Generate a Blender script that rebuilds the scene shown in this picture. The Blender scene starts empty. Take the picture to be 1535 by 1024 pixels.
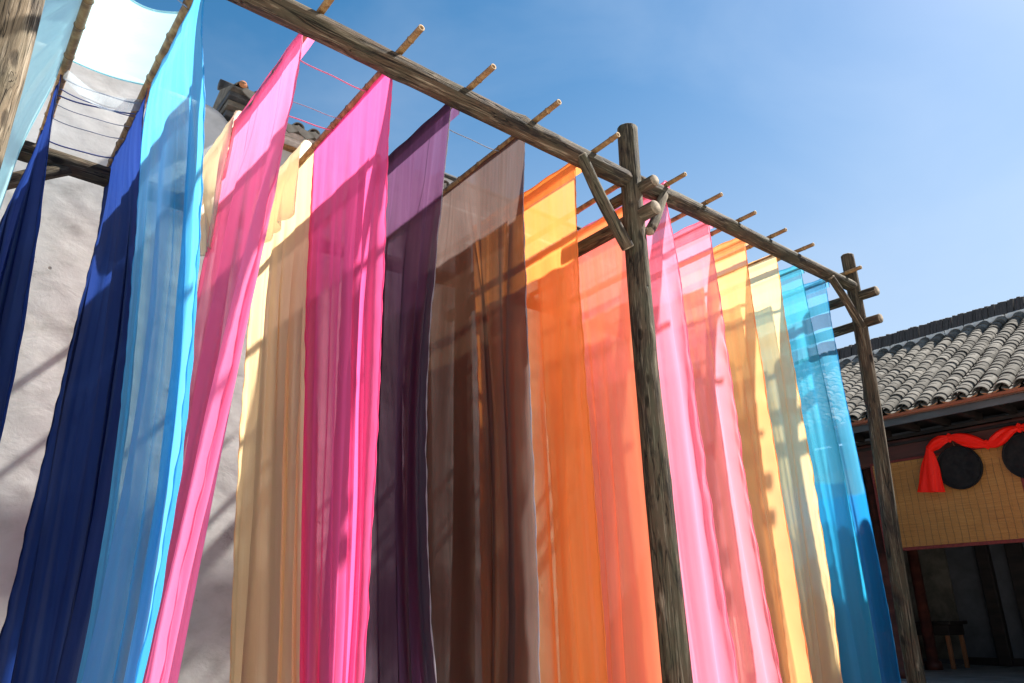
import bpy, bmesh, math, random
import numpy as np
from mathutils import Vector, Matrix

random.seed(7)
rng = np.random.RandomState(11)
S = bpy.context.scene
COL = S.collection
EH = 1.6                      # eye height above the courtyard

# ------------------------------------------------------------------ camera
# world axes: X runs along the front beam (away to the right), Y along the bamboo poles (away to the left)
cam = bpy.data.cameras.new('camera')
cam.sensor_width = 36.0
cam.lens = 36.0 * 1129.55 / 1535.0
cam.clip_start = 0.05
cam.clip_end = 2000
camo = bpy.data.objects.new('camera', cam)
COL.objects.link(camo)
camo.matrix_world = Matrix(((0.783846, -0.203765, -0.586571, 0),
                            (-0.620822, -0.276767, -0.733471, 0),
                            (-0.012888, 0.939085, -0.343444, EH),
                            (0, 0, 0, 1)))
S.camera = camo

# ------------------------------------------------------------------ sky and sun
SUN_DIR = Vector((1.0, -0.235, 1.20)).normalized()
elev = math.asin(SUN_DIR.z)
azim = math.atan2(SUN_DIR.x, SUN_DIR.y)
world = bpy.data.worlds.new('World')
S.world = world
world.use_nodes = True
wn, wl = world.node_tree.nodes, world.node_tree.links
wn.clear()
w_out = wn.new('ShaderNodeOutputWorld')
w_bg = wn.new('ShaderNodeBackground')
w_sky = wn.new('ShaderNodeTexSky')
w_sky.sky_type = 'NISHITA'
w_sky.sun_disc = False
w_sky.sun_elevation = elev
w_sky.sun_rotation = azim
w_sky.air_density = 1.0
w_sky.dust_density = 0.8
w_sky.ozone_density = 3.0
w_tc = wn.new('ShaderNodeTexCoord')
w_map = wn.new('ShaderNodeMapping')
w_map.inputs['Scale'].default_value = (1.0, 1.3, 2.6)
w_map.inputs['Rotation'].default_value = (0.2, 0.1, 0.6)
w_map.inputs['Location'].default_value = (3.7, 1.2, 0.4)
w_n = wn.new('ShaderNodeTexNoise')
w_n.inputs['Scale'].default_value = 2.1
w_n.inputs['Detail'].default_value = 6
w_n.inputs['Roughness'].default_value = 0.52
w_n.inputs['Distortion'].default_value = 0.5
w_r = wn.new('ShaderNodeMapRange')
w_r.inputs['From Min'].default_value = 0.46
w_r.inputs['From Max'].default_value = 0.85
w_r.inputs['To Max'].default_value = 0.14
w_mix = wn.new('ShaderNodeMix')
w_mix.data_type = 'RGBA'
w_mix.inputs[7].default_value = (7.5, 8.0, 8.6, 1)
wl.new(w_tc.outputs['Generated'], w_map.inputs[0])
wl.new(w_map.outputs[0], w_n.inputs['Vector'])
wl.new(w_n.outputs['Fac'], w_r.inputs['Value'])
wl.new(w_r.outputs[0], w_mix.inputs[0])
w_hs = wn.new('ShaderNodeHueSaturation')
w_hs.inputs['Saturation'].default_value = 1.32
w_hs.inputs['Hue'].default_value = 0.487
wl.new(w_sky.outputs[0], w_hs.inputs['Color'])
wl.new(w_hs.outputs[0], w_mix.inputs[6])
w_sep = wn.new('ShaderNodeSeparateXYZ')
wl.new(w_tc.outputs['Generated'], w_sep.inputs[0])
w_hz = wn.new('ShaderNodeMapRange')
w_hz.interpolation_type = 'SMOOTHSTEP'
w_hz.inputs['From Min'].default_value = 0.70
w_hz.inputs['From Max'].default_value = 0.22
w_hz.inputs['To Min'].default_value = 0.0
w_hz.inputs['To Max'].default_value = 0.62
wl.new(w_sep.outputs[2], w_hz.inputs['Value'])
w_mix2 = wn.new('ShaderNodeMix')
w_mix2.data_type = 'RGBA'
w_mix2.inputs[7].default_value = (4.6, 5.1, 5.9, 1)
wl.new(w_hz.outputs[0], w_mix2.inputs[0])
wl.new(w_mix.outputs[2], w_mix2.inputs[6])
wl.new(w_mix2.outputs[2], w_bg.inputs[0])
w_bg.inputs[1].default_value = 0.052
wl.new(w_bg.outputs[0], w_out.inputs[0])

sun = bpy.data.lights.new('sun', 'SUN')
sun.energy = 5.0
sun.angle = math.radians(1.1)
sun.color = (1.0, 0.95, 0.87)
suno = bpy.data.objects.new('sun', sun)
COL.objects.link(suno)
suno.rotation_euler = (-SUN_DIR).to_track_quat('-Z', 'Y').to_euler()
suno.location = (20, -5, 25)

S.view_settings.view_transform = 'Standard'
S.view_settings.look = 'None'
S.view_settings.gamma = 1.0
S.view_settings.exposure = 1.62
S.view_settings.use_curve_mapping = False
S.render.engine = 'CYCLES'
S.cycles.max_bounces = 14
S.cycles.diffuse_bounces = 6
S.cycles.transmission_bounces = 12
S.cycles.transparent_max_bounces = 40
S.cycles.caustics_reflective = False
S.cycles.caustics_refractive = False
S.cycles.sample_clamp_indirect = 6.0
try:
    S.cycles.use_denoising = True
    S.cycles.denoiser = 'OPENIMAGEDENOISE'
    S.cycles.denoising_prefilter = 'ACCURATE'
except Exception:
    pass

# ------------------------------------------------------------------ node helpers
def newmat(name):
    m = bpy.data.materials.new(name)
    m.use_nodes = True
    m.node_tree.nodes.clear()
    return m, m.node_tree.nodes, m.node_tree.links

def ramp(nodes, stops):
    r = nodes.new('ShaderNodeValToRGB')
    els = r.color_ramp.elements
    while len(els) < len(stops):
        els.new(0.5)
    for e, (p, c) in zip(els, stops):
        e.position = p
        e.color = (*c, 1)
    return r

def noise(nodes, links, vec, scale, detail=4, rough=0.55, dist=0.0, mapping=None):
    n = nodes.new('ShaderNodeTexNoise')
    n.inputs['Scale'].default_value = scale
    n.inputs['Detail'].default_value = detail
    n.inputs['Roughness'].default_value = rough
    n.inputs['Distortion'].default_value = dist
    if mapping is not None:
        mp = nodes.new('ShaderNodeMapping')
        mp.inputs['Scale'].default_value = mapping
        links.new(vec, mp.inputs[0])
        links.new(mp.outputs[0], n.inputs['Vector'])
    else:
        links.new(vec, n.inputs['Vector'])
    return n

def mixcol(nodes, links, fac, a, b, mode='MIX'):
    m = nodes.new('ShaderNodeMix')
    m.data_type = 'RGBA'
    m.blend_type = mode
    for sock, v in ((m.inputs[0], fac), (m.inputs[6], a), (m.inputs[7], b)):
        if hasattr(v, 'is_linked') or hasattr(v, 'links'):
            links.new(v, sock)
        elif isinstance(v, (tuple, list)):
            sock.default_value = (*v[:3], 1)
        else:
            sock.default_value = v
    return m.outputs[2]

def math_node(nodes, links, op, a, b=None):
    m = nodes.new('ShaderNodeMath')
    m.operation = op
    for i, v in enumerate((a, b)):
        if v is None:
            continue
        if hasattr(v, 'links'):
            links.new(v, m.inputs[i])
        else:
            m.inputs[i].default_value = v
    return m.outputs[0]

def principled(nodes, links, col, rough=0.7, bump=None, bump_str=0.3, bump_dist=0.01, spec=0.3):
    out = nodes.new('ShaderNodeOutputMaterial')
    p = nodes.new('ShaderNodeBsdfPrincipled')
    if hasattr(col, 'links'):
        links.new(col, p.inputs['Base Color'])
    else:
        p.inputs['Base Color'].default_value = (*col, 1)
    p.inputs['Roughness'].default_value = rough
    p.inputs['Specular IOR Level'].default_value = spec
    if bump is not None:
        b = nodes.new('ShaderNodeBump')
        b.inputs['Strength'].default_value = bump_str
        b.inputs['Distance'].default_value = bump_dist
        links.new(bump, b.inputs['Height'])
        links.new(b.outputs[0], p.inputs['Normal'])
    links.new(p.outputs[0], out.inputs[0])
    return p

def simple_mat(name, stops, scale=8.0, rough=0.7, mapping=None, bump=0.2, bdist=0.004, spec=0.3, coord='Object'):
    m, n, l = newmat(name)
    tc = n.new('ShaderNodeTexCoord')
    ns = noise(n, l, tc.outputs[coord], scale, 6, 0.6, 0.2, mapping)
    r = ramp(n, stops)
    l.new(ns.outputs['Fac'], r.inputs[0])
    principled(n, l, r.outputs[0], rough, ns.outputs['Fac'], bump, bdist, spec)
    return m

# ------------------------------------------------------------------ materials
def log_material(name, base, dark, pale, green):
    """weathered round timber; object Z runs along the log"""
    m, n, l = newmat(name)
    tc = n.new('ShaderNodeTexCoord')
    oi = n.new('ShaderNodeObjectInfo')
    add = n.new('ShaderNodeVectorMath'); add.operation = 'ADD'
    mul = n.new('ShaderNodeVectorMath'); mul.operation = 'MULTIPLY'
    mul.inputs[1].default_value = (37, 53, 11)
    comb = n.new('ShaderNodeCombineXYZ')
    for k in range(3):
        l.new(oi.outputs['Random'], comb.inputs[k])
    l.new(comb.outputs[0], mul.inputs[0])
    l.new(tc.outputs['Object'], add.inputs[0]); l.new(mul.outputs[0], add.inputs[1])
    v = add.outputs[0]
    g = noise(n, l, v, 26, 8, 0.65, 0.6, (1, 1, 0.07))
    g2 = noise(n, l, v, 80, 4, 0.6, 0.3, (1, 1, 0.04))
    pat = noise(n, l, v, 4.2, 6, 0.65, 0.7, (1, 1, 0.40))
    pat2 = noise(n, l, v, 5.5, 5, 0.62, 0.9, (1, 1, 0.30))
    cr = ramp(n, [(0.30, dark), (0.44, base), (0.56, base), (0.72, pale)])
    l.new(g.outputs['Fac'], cr.inputs[0])
    f1 = ramp(n, [(0.42, (0, 0, 0)), (0.60, (1, 1, 1))]); l.new(pat.outputs['Fac'], f1.inputs[0])
    c1 = mixcol(n, l, f1.outputs[0], cr.outputs[0], green)
    c1 = mixcol(n, l, 0.5, cr.outputs[0], c1)
    f2 = ramp(n, [(0.50, (0, 0, 0)), (0.60, (1, 1, 1))]); l.new(pat2.outputs['Fac'], f2.inputs[0])
    c2 = mixcol(n, l, math_node(n, l, 'MULTIPLY', f2.outputs[0], 0.82), c1, tuple(q * 1.6 for q in dark))
    f3 = ramp(n, [(0.56, (0, 0, 0)), (0.72, (1, 1, 1))]); l.new(g2.outputs['Fac'], f3.inputs[0])
    c3 = mixcol(n, l, math_node(n, l, 'MULTIPLY', f3.outputs[0], 0.55), c2, pale)
    # long drying cracks
    wv = noise(n, l, v, 11, 3, 0.5, 1.2, (1, 1, 0.05))
    ck = ramp(n, [(0.485, (1, 1, 1)), (0.5, (0, 0, 0)), (0.515, (1, 1, 1))]); l.new(wv.outputs['Fac'], ck.inputs[0])
    c4 = mixcol(n, l, 0.8, c3, ck.outputs[0], 'MULTIPLY')
    vk = n.new('ShaderNodeTexVoronoi'); vk.inputs['Scale'].default_value = 5.0
    mk = n.new('ShaderNodeMapping'); mk.inputs['Scale'].default_value = (1, 1, 0.42)
    wob = n.new('ShaderNodeVectorMath'); wob.operation = 'ADD'
    sc_ = n.new('ShaderNodeVectorMath'); sc_.operation = 'SCALE'; sc_.inputs['Scale'].default_value = 0.10
    l.new(pat.outputs['Color'], sc_.inputs[0]); l.new(v, wob.inputs[0]); l.new(sc_.outputs[0], wob.inputs[1])
    l.new(wob.outputs[0], mk.inputs[0]); l.new(mk.outputs[0], vk.inputs['Vector'])
    kr = ramp(n, [(0.0, (0.10, 0.09, 0.08)), (0.10, (0.30, 0.27, 0.24)), (0.15, (1, 1, 1))]); l.new(vk.outputs['Distance'], kr.inputs[0])
    c4 = mixcol(n, l, 0.85, c4, kr.outputs[0], 'MULTIPLY')
    h = math_node(n, l, 'ADD', math_node(n, l, 'MULTIPLY', g.outputs['Fac'], 0.8), math_node(n, l, 'MULTIPLY', ck.outputs[0], 0.7))
    h = math_node(n, l, 'ADD', h, math_node(n, l, 'MULTIPLY', kr.outputs[0], 0.35))
    h = math_node(n, l, 'ADD', h, math_node(n, l, 'MULTIPLY', g2.outputs['Fac'], 0.35))
    principled(n, l, c4, 0.85, h, 0.85, 0.02, 0.2)
    return m

M_LOG = log_material('weathered_log', (0.092, 0.062, 0.038), (0.012, 0.009, 0.007), (0.30, 0.245, 0.17), (0.052, 0.062, 0.036))
M_LOG_DARK = log_material('dark_log', (0.070, 0.043, 0.025), (0.010, 0.007, 0.006), (0.30, 0.235, 0.16), (0.036, 0.044, 0.027))
M_LOG_PALE = log_material('pale_log', (0.155, 0.112, 0.070), (0.02, 0.015, 0.011), (0.40, 0.33, 0.24), (0.09, 0.082, 0.054))
M_CUT = simple_mat('sawn_log_end', [(0.3, (0.10, 0.07, 0.045)), (0.7, (0.32, 0.25, 0.17))], 30, 0.85)
M_BAMBOO = simple_mat('aged_bamboo', [(0.30, (0.10, 0.045, 0.015)), (0.5, (0.24, 0.13, 0.05)), (0.72, (0.38, 0.25, 0.11))], 14, 0.5, (1, 1, 0.12), 0.15, 0.003, 0.4)
M_BAMBOO_NODE = simple_mat('bamboo_node_ring', [(0.3, (0.05, 0.03, 0.015)), (0.7, (0.17, 0.10, 0.05))], 40, 0.6)
M_BAMBOO_END = simple_mat('bamboo_cut_end', [(0.3, (0.35, 0.22, 0.11)), (0.7, (0.55, 0.40, 0.24))], 30, 0.8)

def plaster_material():
    m, n, l = newmat('rough_lime_plaster')
    tc = n.new('ShaderNodeTexCoord')
    v = tc.outputs['Object']
    big = noise(n, l, v, 0.7, 5, 0.6, 0.6)
    mid = noise(n, l, v, 2.6, 8, 0.62, 0.4, (1, 1, 1.5))
    fine = noise(n, l, v, 38, 6, 0.6)
    trow = noise(n, l, v, 3.6, 7, 0.6, 0.5, (1, 1, 1.6))
    r = ramp(n, [(0.25, (0.27, 0.258, 0.24)), (0.42, (0.41, 0.402, 0.385)), (0.55, (0.48, 0.475, 0.46)), (0.78, (0.58, 0.578, 0.57))])
    l.new(mid.outputs['Fac'], r.inputs[0])
    f = ramp(n, [(0.38, (0, 0, 0)), (0.66, (1, 1, 1))]); l.new(big.outputs['Fac'], f.inputs[0])
    c = mixcol(n, l, math_node(n, l, 'MULTIPLY', f.outputs[0], 0.55), r.outputs[0], (0.53, 0.53, 0.525))
    ck = noise(n, l, v, 1.9, 6, 0.65, 1.2)
    ckr = ramp(n, [(0.492, (1, 1, 1)), (0.5, (0.35, 0.33, 0.31)), (0.508, (1, 1, 1))]); l.new(ck.outputs['Fac'], ckr.inputs[0])
    msk = noise(n, l, v, 0.9, 2, 0.5)
    mr = ramp(n, [(0.55, (0, 0, 0)), (0.68, (1, 1, 1))]); l.new(msk.outputs['Fac'], mr.inputs[0])
    c = mixcol(n, l, math_node(n, l, 'MULTIPLY', mr.outputs[0], 0.8), c, mixcol(n, l, 1.0, c, ckr.outputs[0], 'MULTIPLY'))
    pit = n.new('ShaderNodeTexVoronoi'); pit.inputs['Scale'].default_value = 3.1
    l.new(v, pit.inputs['Vector'])
    pr = ramp(n, [(0.035, (0.12, 0.105, 0.09)), (0.06, (1, 1, 1))]); l.new(pit.outputs['Distance'], pr.inputs[0])
    c = mixcol(n, l, 0.7, c, pr.outputs[0], 'MULTIPLY')
    h = math_node(n, l, 'ADD', math_node(n, l, 'MULTIPLY', fine.outputs['Fac'], 0.16), math_node(n, l, 'MULTIPLY', trow.outputs['Fac'], 0.9))
    h = math_node(n, l, 'ADD', h, math_node(n, l, 'MULTIPLY', pr.outputs[0], 0.25))
    principled(n, l, c, 0.9, h, 0.42, 0.014, 0.15)
    return m
M_PLASTER = plaster_material()
M_TILE = [simple_mat('grey_roof_tile', [(0.3, (a * .60, a * .54, a * .46)), (0.52, (a, a * .92, a * .80)), (0.75, (a * 1.3, a * 1.21, a * 1.07))], 9, 0.95, None, 0.10, 0.003, 0.05)
          for a in (0.10, 0.135, 0.165, 0.20)]
M_TILE_DARK = simple_mat('dark_ridge_tile', [(0.3, (0.022, 0.022, 0.024)), (0.55, (0.055, 0.055, 0.058)), (0.8, (0.20, 0.20, 0.20))], 12, 0.9, (1, 1, 0.3), 0.5, 0.006)
M_PAN = simple_mat('dark_pan_tile', [(0.3, (0.07, 0.062, 0.052)), (0.7, (0.15, 0.135, 0.112))], 9, 0.9)  # mottled grey, darker than most of the cover tiles
M_CLAY = simple_mat('orange_clay', [(0.3, (0.20, 0.07, 0.03)), (0.7, (0.42, 0.17, 0.07))], 12, 0.9)
M_MORTAR = simple_mat('lime_mortar', [(0.3, (0.45, 0.44, 0.42)), (0.7, (0.72, 0.71, 0.68))], 10, 0.9)
M_REDWOOD = simple_mat('red_brown_lacquer', [(0.3, (0.030, 0.010, 0.008)), (0.55, (0.075, 0.022, 0.015)), (0.8, (0.13, 0.04, 0.024))], 7, 0.5, (1, 0.15, 1))
M_REDBOARD = simple_mat('orange_red_board', [(0.3, (0.16, 0.04, 0.018)), (0.7, (0.30, 0.09, 0.04))], 9, 0.6, (1, 0.1, 1))
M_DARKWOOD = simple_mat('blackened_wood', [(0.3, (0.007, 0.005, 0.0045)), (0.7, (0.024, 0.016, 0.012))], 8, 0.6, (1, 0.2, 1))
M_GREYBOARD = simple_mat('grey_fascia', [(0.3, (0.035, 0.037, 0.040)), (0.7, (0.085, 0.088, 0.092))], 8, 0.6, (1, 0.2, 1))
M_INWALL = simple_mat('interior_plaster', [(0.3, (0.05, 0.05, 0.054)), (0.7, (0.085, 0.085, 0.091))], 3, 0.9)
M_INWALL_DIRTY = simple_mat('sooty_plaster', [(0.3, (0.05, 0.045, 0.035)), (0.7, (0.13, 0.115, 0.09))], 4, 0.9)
M_FLOOR = simple_mat('worn_stone', [(0.3, (0.13, 0.125, 0.12)), (0.7, (0.26, 0.25, 0.24))], 3, 0.85)
M_SLAT = simple_mat('split_bamboo_slat', [(0.25, (0.20, 0.075, 0.016)), (0.5, (0.34, 0.14, 0.030)), (0.75, (0.48, 0.23, 0.065))], 22, 0.6, (1, 0.12, 9))
M_CORD = simple_mat('dark_cord', [(0.3, (0.09, 0.055, 0.03)), (0.7, (0.18, 0.115, 0.065))], 60, 0.9)
M_BLIND_EDGE = simple_mat('maroon_binding', [(0.3, (0.085, 0.012, 0.011)), (0.7, (0.17, 0.025, 0.020))], 30, 0.8)
M_BLACK = simple_mat('black_lacquer', [(0.3, (0.006, 0.006, 0.007)), (0.7, (0.018, 0.015, 0.014))], 14, 0.85, None, 0.3, 0.003, 0.08)
M_CHAIR = simple_mat('orange_brown_wood', [(0.3, (0.16, 0.06, 0.025)), (0.7, (0.30, 0.12, 0.05))], 8, 0.5, (1, 1, 0.2))
M_WHITE = simple_mat('white_glaze', [(0.3, (0.70, 0.70, 0.68)), (0.7, (0.82, 0.82, 0.80))], 5, 0.3)
M_THREAD_PINK = simple_mat('pink_thread', [(0.3, (0.40, 0.10, 0.18)), (0.7, (0.58, 0.20, 0.28))], 60, 0.9)
M_THREAD_GREY = simple_mat('grey_thread', [(0.3, (0.16, 0.17, 0.22)), (0.7, (0.32, 0.33, 0.38))], 60, 0.9)
M_THREAD_BLUE = simple_mat('blue_thread', [(0.3, (0.05, 0.06, 0.16)), (0.7, (0.11, 0.13, 0.28))], 60, 0.9)

def fabric(name, trans, refl, t0, tint=None, streak=0.5, gloss=0.02, dip=None, tw=0.64):
    """thin dyed cloth: UV in metres (x across, y down). t0 = straight-through share, tint = colour of what shows through."""
    m, n, l = newmat(name)
    uv = n.new('ShaderNodeUVMap'); uv.uv_map = 'UVMap'
    oi = n.new('ShaderNodeObjectInfo')
    comb = n.new('ShaderNodeCombineXYZ')
    sc = math_node(n, l, 'MULTIPLY', oi.outputs['Random'], 91.0)
    for k in range(3):
        l.new(sc, comb.inputs[k])
    add = n.new('ShaderNodeVectorMath'); add.operation = 'ADD'
    l.new(uv.outputs[0], add.inputs[0]); l.new(comb.outputs[0], add.inputs[1])
    v = add.outputs[0]
    st = noise(n, l, v, 1.0, 5, 0.6, 0.25, (26, 0.35, 1))
    st2 = noise(n, l, v, 1.0, 4, 0.55, 0.5, (7, 0.30, 1))
    cl = noise(n, l, v, 1.0, 5, 0.55, 0.8, (1.6, 0.9, 1))
    wv = noise(n, l, v, 1.0, 2, 0.5, 0.0, (420, 60, 1))
    a = math_node(n, l, 'MULTIPLY', st.outputs['Fac'], 0.40)
    a = math_node(n, l, 'ADD', a, math_node(n, l, 'MULTIPLY', st2.outputs['Fac'], 0.40))
    a = math_node(n, l, 'ADD', a, math_node(n, l, 'MULTIPLY', cl.outputs['Fac'], 0.20))
    mr = n.new('ShaderNodeMapRange')
    mr.inputs['From Min'].default_value = 0.34; mr.inputs['From Max'].default_value = 0.66
    mr.inputs['To Min'].default_value = 1 - streak * .5; mr.inputs['To Max'].default_value = 1 + streak * .5
    l.new(a, mr.inputs['Value'])
    dens = mr.outputs[0]
    # straight-through share falls with the slant of the cloth: t0 ** (dens / cos)
    geo = n.new('ShaderNodeNewGeometry')
    dot = n.new('ShaderNodeVectorMath'); dot.operation = 'DOT_PRODUCT'
    l.new(geo.outputs['Normal'], dot.inputs[0]); l.new(geo.outputs['Incoming'], dot.inputs[1])
    cs = math_node(n, l, 'MAXIMUM', math_node(n, l, 'ABSOLUTE', dot.outputs['Value']), 0.22)
    ex = math_node(n, l, 'DIVIDE', dens, cs)
    T = math_node(n, l, 'POWER', t0, math_node(n, l, 'MULTIPLY', ex, 0.8))
    # dye strength varies a little
    dark = tuple(c * c ** 0.35 * 0.92 for c in trans)
    mr2 = n.new('ShaderNodeMapRange')
    mr2.inputs['From Min'].default_value = 0.36; mr2.inputs['From Max'].default_value = 0.64
    mr2.inputs['To Max'].default_value = streak
    l.new(a, mr2.inputs['Value'])
    ct = mixcol(n, l, mr2.outputs[0], trans, dark)
    cr = mixcol(n, l, mr2.outputs[0], refl, tuple(c * c ** 0.25 * 0.9 for c in refl))
    tint = tint or tuple(c ** 0.7 for c in trans)
    if dip:  # deeper colour and less see-through below a wavy line across the cloth
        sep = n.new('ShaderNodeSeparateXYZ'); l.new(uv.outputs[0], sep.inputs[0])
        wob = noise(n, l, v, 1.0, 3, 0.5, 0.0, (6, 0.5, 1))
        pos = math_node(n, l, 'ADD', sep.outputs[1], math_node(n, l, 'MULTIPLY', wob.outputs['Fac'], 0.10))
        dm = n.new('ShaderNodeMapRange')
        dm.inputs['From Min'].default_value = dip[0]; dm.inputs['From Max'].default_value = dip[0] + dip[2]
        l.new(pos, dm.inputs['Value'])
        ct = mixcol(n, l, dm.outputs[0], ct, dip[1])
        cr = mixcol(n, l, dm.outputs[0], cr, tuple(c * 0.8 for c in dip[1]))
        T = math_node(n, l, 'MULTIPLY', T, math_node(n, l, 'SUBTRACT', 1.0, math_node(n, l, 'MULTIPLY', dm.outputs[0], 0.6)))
    bump = n.new('ShaderNodeBump'); bump.inputs['Strength'].default_value = 0.35; bump.inputs['Distance'].default_value = 0.016
    crs = noise(n, l, v, 1.0, 5, 0.6, 1.4, (11, 3.2, 1))
    hh = math_node(n, l, 'ADD', st.outputs['Fac'], math_node(n, l, 'MULTIPLY', wv.outputs['Fac'], 0.10))
    hh = math_node(n, l, 'ADD', hh, math_node(n, l, 'MULTIPLY', crs.outputs['Fac'], 0.55))
    l.new(hh, bump.inputs['Height'])
    d = n.new('ShaderNodeBsdfDiffuse'); tr = n.new('ShaderNodeBsdfTranslucent'); tp = n.new('ShaderNodeBsdfTransparent')
    gl = n.new('ShaderNodeBsdfGlossy'); gl.inputs['Roughness'].default_value = 0.38
    l.new(cr, d.inputs['Color']); l.new(ct, tr.inputs['Color'])
    tp.inputs['Color'].default_value = (*tint, 1)
    for s_ in (d, tr, gl):
        l.new(bump.outputs[0], s_.inputs['Normal'])
    m1 = n.new('ShaderNodeMixShader'); m1.inputs[0].default_value = tw
    l.new(d.outputs[0], m1.inputs[1]); l.new(tr.outputs[0], m1.inputs[2])
    m2 = n.new('ShaderNodeMixShader'); m2.inputs[0].default_value = gloss
    l.new(m1.outputs[0], m2.inputs[1]); l.new(gl.outputs[0], m2.inputs[2])
    m3 = n.new('ShaderNodeMixShader'); l.new(T, m3.inputs[0])
    l.new(m2.outputs[0], m3.inputs[1]); l.new(tp.outputs[0], m3.inputs[2])
    out = n.new('ShaderNodeOutputMaterial'); l.new(m3.outputs[0], out.inputs[0])
    return m

# ------------------------------------------------------------------ object helpers
def link(o, parent=None):
    COL.objects.link(o)
    if parent is not None:
        o.parent = parent
    return o

def thing(name, label, cat, loc=(0, 0, 0), group=None):
    o = bpy.data.objects.new(name, None)
    o.location = loc
    link(o)
    tag(o, label, cat, group)
    return o

def tag(o, label, cat, group=None):
    o['label'] = label
    o['category'] = cat
    if group:
        o['group'] = group
    return o

def mesh_obj(name, verts, faces, mat, parent=None, smooth=False, loc=None):
    """verts in world space; parent things carry only a location"""
    me = bpy.data.meshes.new(name)
    off = Vector(parent_loc(parent)) if parent else Vector(loc or (0, 0, 0))
    me.from_pydata([tuple(Vector(v) - off) for v in verts], [], faces)
    if smooth:
        me.polygons.foreach_set('use_smooth', [True] * len(me.polygons))
    for mm in (mat if isinstance(mat, (list, tuple)) else [mat]):
        me.materials.append(mm)
    me.update()
    o = bpy.data.objects.new(name, me)
    link(o, parent)
    if not parent:
        o.location = off
    return o

def parent_loc(p):
    t = Vector((0, 0, 0))
    while p is not None:
        t += p.location
        p = p.parent
    return t

def box_vf(lo, hi, verts=None, faces=None):
    verts = [] if verts is None else verts
    faces = [] if faces is None else faces
    b = len(verts)
    x0, y0, z0 = lo; x1, y1, z1 = hi
    verts += [(x0, y0, z0), (x1, y0, z0), (x1, y1, z0), (x0, y1, z0), (x0, y0, z1), (x1, y0, z1), (x1, y1, z1), (x0, y1, z1)]
    faces += [tuple(b + i for i in f) for f in ((0, 3, 2, 1), (4, 5, 6, 7), (0, 1, 5, 4), (1, 2, 6, 5), (2, 3, 7, 6), (3, 0, 4, 7))]
    return verts, faces

def box(name, lo, hi, mat, parent=None, bevel=0.006):
    v, f = box_vf(lo, hi)
    o = mesh_obj(name, v, f, mat, parent)
    if bevel:
        bm = bmesh.new(); bm.from_mesh(o.data)
        bmesh.ops.bevel(bm, geom=bm.edges[:], offset=bevel, segments=1, affect='EDGES')
        bm.to_mesh(o.data); bm.free()
    return o

def fsum(seed, *args):
    """smooth pseudo-noise: sum of sines over given (coord, frequency) pairs"""
    r = np.random.RandomState(seed)
    out = 0
    for k in range(5):
        ph = r.rand() * 6.283
        s = ph
        for a, fr in args:
            s = s + a * fr * (0.6 + 1.1 * r.rand()) * (1 if r.rand() > .5 else -1)
        out = out + np.sin(s) / (1 + .35 * k)
    return out / 3.2

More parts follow.
